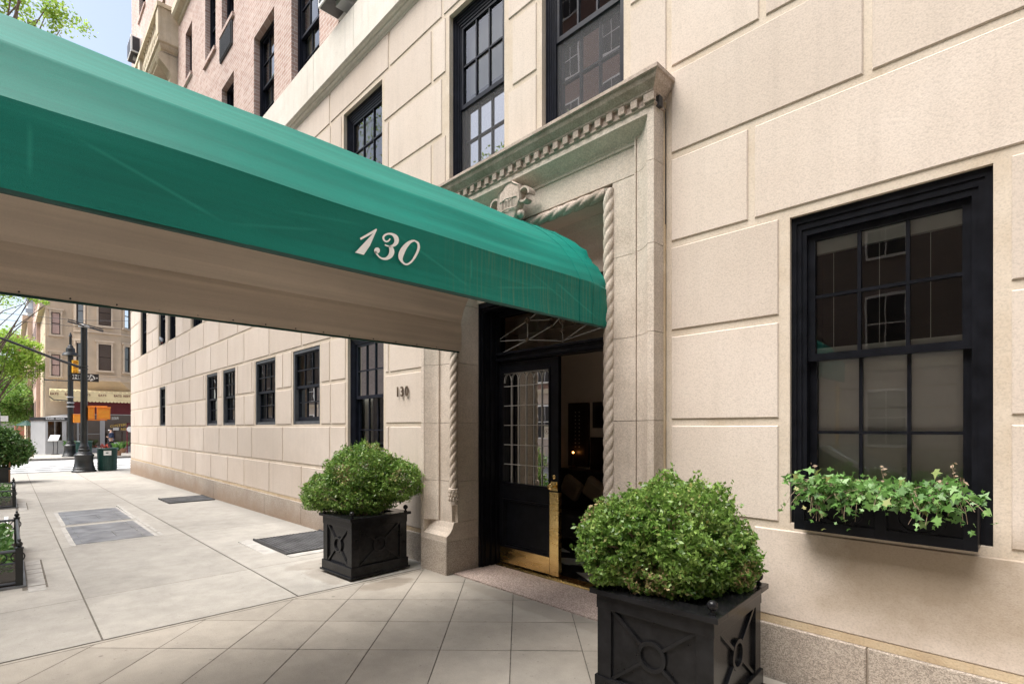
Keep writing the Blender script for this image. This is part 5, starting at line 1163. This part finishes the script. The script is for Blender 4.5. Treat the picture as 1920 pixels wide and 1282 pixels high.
for z0,z1 in ((5.85,7.75),(9.15,11.0),(12.2,13.6)):
    bay_face(bx[0],bx[1],.25,.72,z0,z1); bay_face(bx[1],bx[2],.58,1.32,z0,z1); bay_face(bx[2],bx[3],.25,.70,z0,z1)
m=MB()
def band(P,z0,z1,o):
    Q=[(x+o,y) for x,y in P]; b0=len(m.v); 
    for x,y in Q: m.v+=[(x,y,z0),(x,y,z1),(x-o-.05,y,z1),(x-o-.05,y,z0)]
    for i in range(len(Q)-1):
        for k in range(4): m.f.append((b0+4*i+k,b0+4*i+(k+1)%4,b0+4*i+4+(k+1)%4,b0+4*i+4+k))
for z0,z1,o in ((5.05,5.15,.12),(5.15,5.42,.06),(5.42,5.47,.12)): band(bx,z0,z1,o)
m.build('cornice','beige_trim',RB); m=MB(); band(bx,8.55,8.65,.1); m.build('string_course','beige_trim',RB)
m=MB(); b0=len(m.v)
for x,y in bx: m.v+=[(x+.05,y,5.06),(XR_+.05,y,4.35)]
for i in range(len(bx)-1): m.f.append((b0+2*i,b0+2*i+2,b0+2*i+3,b0+2*i+1))
m.quad((XR_+.04,3.0,4.0),(XR_+.04,9,4.0),(XR_+.04,9,4.4),(XR_+.04,3.0,4.4)); m.build('bay_soffit','wood_brown' if False else 'beige_render',RB)
# shopfront
m=MB(); m.box(XR_-.6,XR_-.5,3.0,9,ZG,4.1); m.build('shop_interior','shop_dark',RB)
m=MB(); m.box(XR_-.3,XR_+.12,3.0,9,2.62,3.6); m.build('fascia','maroon',RB)
m=MB(); m.box(XR_-.05,XR_+.14,3.0,9,2.56,2.62)
for y0,y1 in ((2.98,3.12),(3.5,3.62),(4.82,5.10)): m.box(XR_-.2,XR_+.15,y0,y1,ZG,2.56)
m.box(XR_-.2,XR_+.10,3.6,9,ZG,.12); m.box(XR_+.0,XR_+.05,3.62,4.82,1.14,1.18); m.box(XR_-.1,XR_+.2,5.1,9,.12,.2); m.build('shop_frame','grey_panel',RB)
m=MB(); m.quad((XR_,3.1,.1),(XR_,9,.1),(XR_,9,2.56),(XR_,3.1,2.56)); gl=m.build('shop_glass','far_glass',RB)
text('OYSTERS','gold_letter',gl,(XR_+.02,5.95,1.78),.19,(PI/2-.0,R(-9),PI/2),.004,1.0,.004); text('RESTAURANT','gold_letter',gl,(XR_+.02,6.75,1.50),.16,FX,.004,1.0,.004); text('REE','white_paint',gl,(XR_+.02,5.72,2.32),.2,FX,.004,1.0,0,True)
m=MB(); m.box(XR_+.01,XR_+.02,5.60,5.95,1.42,1.63); m.box(XR_+.01,XR_+.02,5.62,5.92,.22,.52); m.build('notice','paper',gl)
# scalloped awning with lettering
m=MB(); xa=XR_+1.15
def scal(m,y0,y1,z0,z1,n,x,up=False):
    for i in range(n):
        a=y0+(y1-y0)*i/n; b_=y0+(y1-y0)*(i+1)/n; P=[(x,a,z1 if not up else z0),(x,b_,z1 if not up else z0)]
        Q=[(x,(a+b_)/2+(b_-a)/2*math.cos(k*PI/6),(z0 if not up else z1)+(-1 if not up else 1)*.10*math.sin(k*PI/6)) for k in range(7)]
        m.quad(*(P+Q))
scal(m,2.0,9.0,3.55,3.80,34,xa); m.quad((xa,2.0,3.80),(xa,9,3.80),(xa,9,4.12),(xa,2,4.12)); scal(m,2.0,9.0,4.12,4.16,26,xa-.005,True)
m.quad((xa,2.0,3.80),(XR_+.1,2.0,3.95),(XR_+.1,9,3.95),(xa,9,3.80)); m.quad((xa,2,3.8),(xa,2,4.12),(XR_+.1,2,4.35),(XR_+.1,2,3.95)); m.quad((xa-.01,2.0,4.12),(XR_+.1,2.0,4.4),(XR_+.1,9,4.4),(xa-.01,9,4.12))
aw=m.build('shop_awning','cream_cloth',RB)
for s_,y in (('EATS',2.22),('EATS',3.0),('EATS',3.95),('EATS',4.85),('EATS',5.75),('REST',6.3)): text(s_,'maroon',aw,(xa+.01,y,3.96),.15,FX,.003,1.0,.003)
# grey glazed cafe front
CF=thing('cafe_enclosure','pale grey glazed cafe enclosure at the foot of the corner building','cafe front',(-48.2,2.2,ZG)); F_=[(-49.0,1.05),(-47.6,1.75),(-47.6,3.05),(-49.0,3.05)]
m=MB()
def wallseg(a,b_,z0,z1,o=0): m.quad((a[0]+o,a[1],z0),(b_[0]+o,b_[1],z0),(b_[0]+o,b_[1],z1),(a[0]+o,a[1],z1))
wallseg(F_[0],F_[1],ZG,2.1); wallseg(F_[1],F_[2],ZG,.72); wallseg(F_[1],F_[2],2.05,2.12); wallseg(F_[2],F_[3],ZG,2.1)
for y0,y1 in ((1.75,1.80),(1.80,1.88),(2.62,2.85),(2.97,3.05),(2.23,2.255)): m.box(-47.62,-47.57,y0,y1,.72,2.06)
m.box(-47.62,-47.56,1.75,3.05,.68,.74)
m.build('panel_wall','grey_panel',CF)
m=MB(); m.quad((-47.61,1.88,.74),(-47.61,2.62,.74),(-47.61,2.62,2.05),(-47.61,1.88,2.05)); m.build('pane','door_glass',CF)
m=MB(); m.box(-49,-48.9,1.9,2.6,.74,2.05); m.box(-48.4,-48.3,1.95,2.6,.74,1.15); m.build('interior','wood_brown',CF)
m=MB(); m.prism([(p[0],p[1]) for p in ((-49,.98),(-47.52,1.70),(-47.52,3.1),(-49,3.1))],'z',2.12,2.34); sg=m.build('sign_band','iron',CF)
text('BURGERS - MARTINIS','white_paint',sg,(-47.50,2.25,2.23),.12,FX,.004,.62,.003)
m=MB(); m.add([(-49,.98,2.34),(-47.52,1.70,2.34),(-47.52,3.1,2.34),(-49,3.1,2.34),(-48.9,1.6,2.36),(-48.9,3.1,2.62)],[(0,1,4),(1,2,5,4),(2,3,5)]); m.build('roof','grey_panel',CF)
# plants by the shopfront
for (x,y,h,lab) in ((-46.8,2.95,.95,'spiky grey green shrub in a pot beside the menu stand'),(-42.2,5.1,.75,'spiky plant in a striped pot at the wall edge across the crossing'),(-46.5,5.9,.8,'spiky plant in a brown pot outside the restaurant window')):
    t=thing('potted_plant',lab,'potted plant',(x,y,ZG),'potted plants outside the restaurant'); m=MB(); m.lathe([(.14,0),(.2,.3),(.22,.32),(.18,.33),(.17,.28)],(x,y,ZG),14); m.build('pot','terracotta',t,smooth=True)
    m=MB(); g=np.random.default_rng(int(h*100))
    for k in range(60):
        a=g.uniform(0,6.28); r=g.uniform(.1,.45); hh=h*g.uniform(.5,1); m.add([(x-.012,y,ZG+.3),(x+.012,y+.012,ZG+.3),(x+r*.6*math.cos(a),y+r*.6*math.sin(a),ZG+.3+hh*.7),(x+r*math.cos(a),y+r*math.sin(a),ZG+.3+hh*.75)],[(0,1,2),(0,2,3)])
    m.build('blades','ivy_leaf',t)
t=thing('sandwich_board','red framed board with a round white sign, right end of the restaurant front','sign',(-45.9,6.2,ZG)); m=MB(); 
for y in (6.02,6.5): m.box(-45.95,-45.88,y,y+.07,ZG,1.95)
m.box(-45.95,-45.88,6.02,6.57,1.85,1.95); m.build('frame','maroon',t); m=MB(); m.lathe([(.2,0),(.2,.03)],(0,0,0),18,Matrix.Translation((-45.87,6.22,1.5))@Matrix.Rotation(PI/2,4,'Y')); m.build('disc','white_paint',t)
# ---------------- row beyond, towers ----------------
def house(x0,x1,y0,y1,z1,mat,label,ncol,nfl,cat='building',ww=.9,z0w=2.0,fh=3.2,name='row_house',pitch=None,grp='houses up the side street'):
    t=thing(name,label,cat,((x0+x1)/2,y0,ZG),grp); m=MB(); 
    m.quad((x0,y0,ZG),(x1,y0,ZG),(x1,y0,z1),(x0,y0,z1)); m.quad((x1,y0,ZG),(x1,y1,ZG),(x1,y1,z1),(x1,y0,z1)); m.quad((x0,y0,ZG),(x0,y1,ZG),(x0,y1,z1),(x0,y0,z1)); m.quad((x0,y0,z1),(x1,y0,z1),(x1,y1,z1),(x0,y1,z1)); m.build('wall',mat,t)
    m=MB(); m.box(x0,x1,y0-.35,y0,z1-.5,z1+.1); m.build('cornice','beige_trim',t); w0=None
    for i in range(ncol):
        for j in range(nfl):
            cx_=x0+(x1-x0)*(i+.5)/ncol; z=z0w+fh*j
            if w0 is None:
                q=MB(); q.box(cx_-ww/2-.08,cx_+ww/2+.08,y0-.05,y0-.001,z-.15,z); q.box(cx_-ww/2-.06,cx_+ww/2+.06,y0-.04,y0-.001,z+1.8,z+1.95); w0=q.build('window','beige_trim',t); q=MB(); q.box(cx_-ww/2,cx_+ww/2,y0-.03,y0-.002,z+.001,z+1.799); q.build('pane','far_glass' if False else 'shop_dark',w0); c0=(cx_,z)
            else: c=copy_tree(w0,t); c.location=(cx_-c0[0],0,z-c0[1])
    return t
house(-57,-49.01,1.85,12,10.6,'far_rose','rose coloured town house directly behind the corner building',3,3)
house(-66,-57.02,1.55,12,15.5,'far_rose','taller rose stone town house, second beyond the corner building',3,4)
house(-80,-66.02,1.2,14,12,'beige_render','pale town house, third beyond the corner building',4,3)
house(-126,-118,.6,16,17,'far_brick','narrow orange brick building glimpsed between the street trees',2,4)
TW=thing('tower_block','tall white tower with horizontal grey bands, far behind the trees','tower',(-205,10,ZG)); m=MB(); m.box(-215,-200,3.6,20,ZG,75); m.build('wall','far_white',TW)
for k in range(22): 
    m=MB(); m.box(-199.9,-199.0,3.2,5.9,2+3.2*k,3.1+3.2*k); m.build('balcony','grey_panel',TW)
# houses opposite, seen only in the panes
def opposite(x0,x1,h,mat,label):
    t=thing('opposite_building',label,'building',((x0+x1)/2,-14.5,-.05),'buildings across the side street'); y=-14.5; m=MB(); m.box(x0,x1,-26,y,-.05,h); m.build('wall',mat,t)
    m=MB(); m.box(x0,x1,y,y+.06,-.05,3.6); m.build('stone_base','limestone',t); m=MB(); m.box(x0,x1,y,y+.5,h-.6,h); m.build('cornice','balcony_stone',t); m=MB(); m.box(x0,x1,y,y+.2,3.6,3.9); m.build('string_course','balcony_stone',t); w0=None; n=int((x1-x0)/2.6)
    for i in range(n):
        for j in range(int(h/3.3)):
            cx_=x0+(x1-x0)*(i+.5)/n; z=1.1+3.25*j
            if w0 is None:
                q=MB(); q.box(cx_-.6,cx_+.6,y+.05,y+.10,z-.15,z+1.85); w0=q.build('window','white_paint',t); q=MB()
                for a in (0,1):
                    for e in (0,1): q.box(cx_-.53+.55*a,cx_-.02+.55*a,y+.101,y+.11,z-.06+.93*e,z+.82+.93*e)
                q.build('pane','room_dark',w0); c0=(cx_,z)
            elif i*5+j<100 and (n*5<110): c=copy_tree(w0,t); c.location=(cx_-c0[0],0,z-c0[1])
opposite(-28.5,-22,17,'pink_brick','lower pale brick house opposite, at the crossing corner'); opposite(-21.8,-11.2,28,'red_brick','tall red brick house opposite the awning, with stone base'); opposite(-11,12,19,'grey_brick','grey brick house opposite the large window'); opposite(12.2,45,20,'grey_brick','long grey brick house opposite, furthest from the crossing')
t=thing('neighbour_light_blocker','pale stone building added on the right, outside the picture, to cut light on the awning side','building',(27,W,0)); m=MB(); m.box(9.02,45,W,20,-.1,24); m.build('wall','limestone',t)  # plain unseen mass, added so less sky reaches the awning's side panel
t=thing('end_light_blocker','unseen brick building added across the street behind the camera to hold back light','building',(52,-5,0)); m=MB(); m.box(50,60,-26,20,-.1,16); m.build('wall','red_brick',t)  # unseen block across the street end, added to dim the awning side
# ---------------- trees ----------------
def tree(x,y,h,blobs,n,size,mat,label,seed,r=.14,group='street trees along the kerb',shape='oval',shell=.3):
    zb=gz(x) if x>-40 else ZG; org=(x,y,zb); t=thing('street_tree',label,'tree',org,group); m=MB(); random.seed(seed)
    m.tube([(x,y,zb),(x+.05,y,zb+h*.3),(x-.05,y+.05,zb+h*.55),(x,y,zb+h*.8)],[r*1.15,r,r*.8,r*.4],10); m.build('trunk','bark',t,smooth=True)
    m=MB()
    for b_ in blobs:
        for k in range(4):
            a=random.random()*6.28; q=Vector((b_[0]+b_[3]*.75*math.cos(a),b_[1]+b_[3]*.75*math.sin(a),b_[2]+b_[3]*b_[4]*random.uniform(-.4,.5))); p=Vector((x,y,zb+h*random.uniform(.35,.75))); mid=p.lerp(q,.5)+Vector((random.uniform(-.3,.3),random.uniform(-.3,.3),.4)); m.tube([p,p.lerp(mid,.5)+Vector((.1,0,.15)),mid,q],[r*.38,r*.25,r*.16,.012],6,False)
    m.build('limbs','bark',t,smooth=True)
    crown('crown',t,org,blobs,n,size,mat,seed,shell,shape)
    return t
tree(-19.6,-.85,14.5,[(-19.9,-.6,14.4,1.6,.35),(-20.4,-.1,13.9,1.3,.35),(-20.3,.9,13.75,1.1,.25),(-20.9,.45,13.3,.9,.3),(-19.0,-1.6,13.5,2.6,.6),(-20.9,1.9,13.1,.55,.22),(-21.3,2.7,12.75,.35,.2),(-21.8,-1.5,13.5,2.2,.5),(-22,-.6,12.6,1.6,.3)],13000,.05,'tree_leaf','feathery light green street tree whose branches hang above the awning',41,.15,shell=.5)
tree(-8.4,-.6,8,[(-8.4,-2.9,7.5,2.0,.6),(-7,-3.4,6.8,1.6,.6),(-9.8,-3.2,8.2,1.7,.6)],9000,.06,'tree_leaf','street tree standing in the nearer iron guard','x'.__len__()+46,.13)
tree(-16.2,-.6,9,[(-16.2,-3.2,9,2.2,.6),(-14.6,-3.6,8,1.7,.6)],8000,.06,'tree_leaf','street tree standing in the further iron guard',48,.13)
tree(7.5,-1.0,9,[(7.5,-1.2,6,2.6,.6),(9.5,-.6,5,2.2,.6),(5.6,-2.2,7.6,1.9,.5),(9,1,6.5,2,.6)],22000,.07,'tree_leaf','street tree added out of view behind the camera, mirrored in the windows, dense to shade the awning',49,.13)  # out-of-view tree, crown thickened to keep light off the awning side
opposite(-78,-49.5,12,'grey_brick','grey brick house on the far side of the avenue')
tree(-30.5,-.9,8.5,[(-30.5,-.6,7.2,1.7,.4),(-30.9,.2,7.6,.9,.3),(-31.3,.9,7.25,.5,.2),(-30,-1.6,8.5,2.2,.5)],5000,.055,'tree_leaf','light green street tree reaching in at the left edge, just past the crossing kerb',42,.12,shell=.5)
tree(-51,-.9,7.5,[(-50.5,-.3,7.5,2.1,.4),(-50.2,1.0,6.6,1.3,.35),(-51,.2,5.9,1.9,.4),(-49.8,1.7,5.9,.8,.4),(-52,-2.2,7.0,2.8,.6),(-50.6,.9,7.6,.9,.3)],17000,.085,'tree_leaf','light green street tree across the avenue, leaves hanging in front of the houses',43,.13,shell=.4)
tree(-66,-1.2,6.5,[(-66,-.8,5.2,2.6,.6),(-64,.4,4.4,1.7,.6),(-68,.6,4.6,2.1,.6),(-66,-1.6,3.3,2.4,.5),(-64.5,.2,2.8,1.5,.5)],20000,.10,'far_leaf','mid green street tree in the middle distance beyond the avenue',44,.14,shell=.3)
tree(-92,-1.5,7.5,[(-92,-1,5.5,3.4,.6),(-90,1.0,5.0,2.4,.6),(-94,1,3.5,2.8,.5),(-91,.6,2.9,2.2,.5),(-96,-2.6,7,3.5,.6)],20000,.13,'far_leaf','darker street tree furthest up the side street',45,.16,shell=.3)
tree(-140,-2,10,[(-140,-1,7,5,.6),(-140,3,5,4,.6),(-138,-3,9,4.5,.6)],14000,.2,'far_leaf','distant tree closing the view up the side street',46,.2,shell=.3)
t=thing('cafe_umbrella','dark green umbrella over a pavement stall beyond the corner','umbrella',(-62,1.05,ZG),None); m=MB(); m.lathe([(.9,2.0),(.05,2.45)],(-62,1.05,ZG),10); m.build('cover','bin_green',t); m=MB(); m.tube([(-62,1.05,ZG),(-62,1.05,2.2)],.03,6); m.build('pole','iron',t)
t=thing('street_sign','pair of white street signs on a dark post at the left edge','sign',(-44.5,-.75,ZG)); m=MB(); m.tube([(-44.5,-.45,ZG),(-44.5,-.45,2.6)],.05,8); m.build('post','iron',t); 
for y0,z0 in ((-.75,2.25),(-.40,2.0)): m=MB(); m.box(-44.45,-44.42,y0,y0+.34,z0,z0+.34); m.build('panel','paper',t)
for z0,z1,l in ((8.6,9.2,'upper overhead wire crossing in front of the corner building'),(8.2,8.2,'lower overhead wire crossing in front of the corner building')):
    m=MB(); m.tube([(-44,-12,z0+.3),(-44,-4,z0-.1),(-44,3,z0),(-44,12,z1+.5)],.014,4); o=single(m,'overhead_wire','iron',l,'wire',(-44,0,z0),'overhead wires')
# parked car by the kerb, mirrored in the large window
t=thing('parked_car','silver car parked at the kerb, seen mirrored in the large window','car',(-3.2,-3.3,-.11)); m=MB(); cx0=-3.2
P=[(-2.2,.35),(-2.15,.75),(-1.3,.9),(-.7,1.38),(.7,1.42),(1.4,.98),(2.1,.9),(2.2,.5),(2.15,.3)]
m.prism([(cx0+a,b_-.11) for a,b_ in P],'y',-4.15,-2.45); bd=m.build('body','car_paint',t,bevel=.08)
m=MB(); 
for yy in (-2.44,-4.16): m.prism([(cx0+a,b_-.11) for a,b_ in ((-1.1,.93),(-.62,1.32),(.62,1.35),(1.15,.98))],'y',yy-.005,yy+.005)
m.build('window','far_glass',t)
for a in (-1.35,1.35):
    for yy in (-2.5,-4.1): m=MB(); m.lathe([(.32,-.1),(.33,-.08),(.33,.08),(.32,.1)],(0,0,0),20,Matrix.Translation((cx0+a,yy,.21))@Matrix.Rotation(PI/2,4,'X')); m.build('wheel','rubber',t)
m=MB(); m.box(cx0+2.12,cx0+2.2,-2.75,-2.5,.5,.62); m.build('tail_light','tail_red',t)
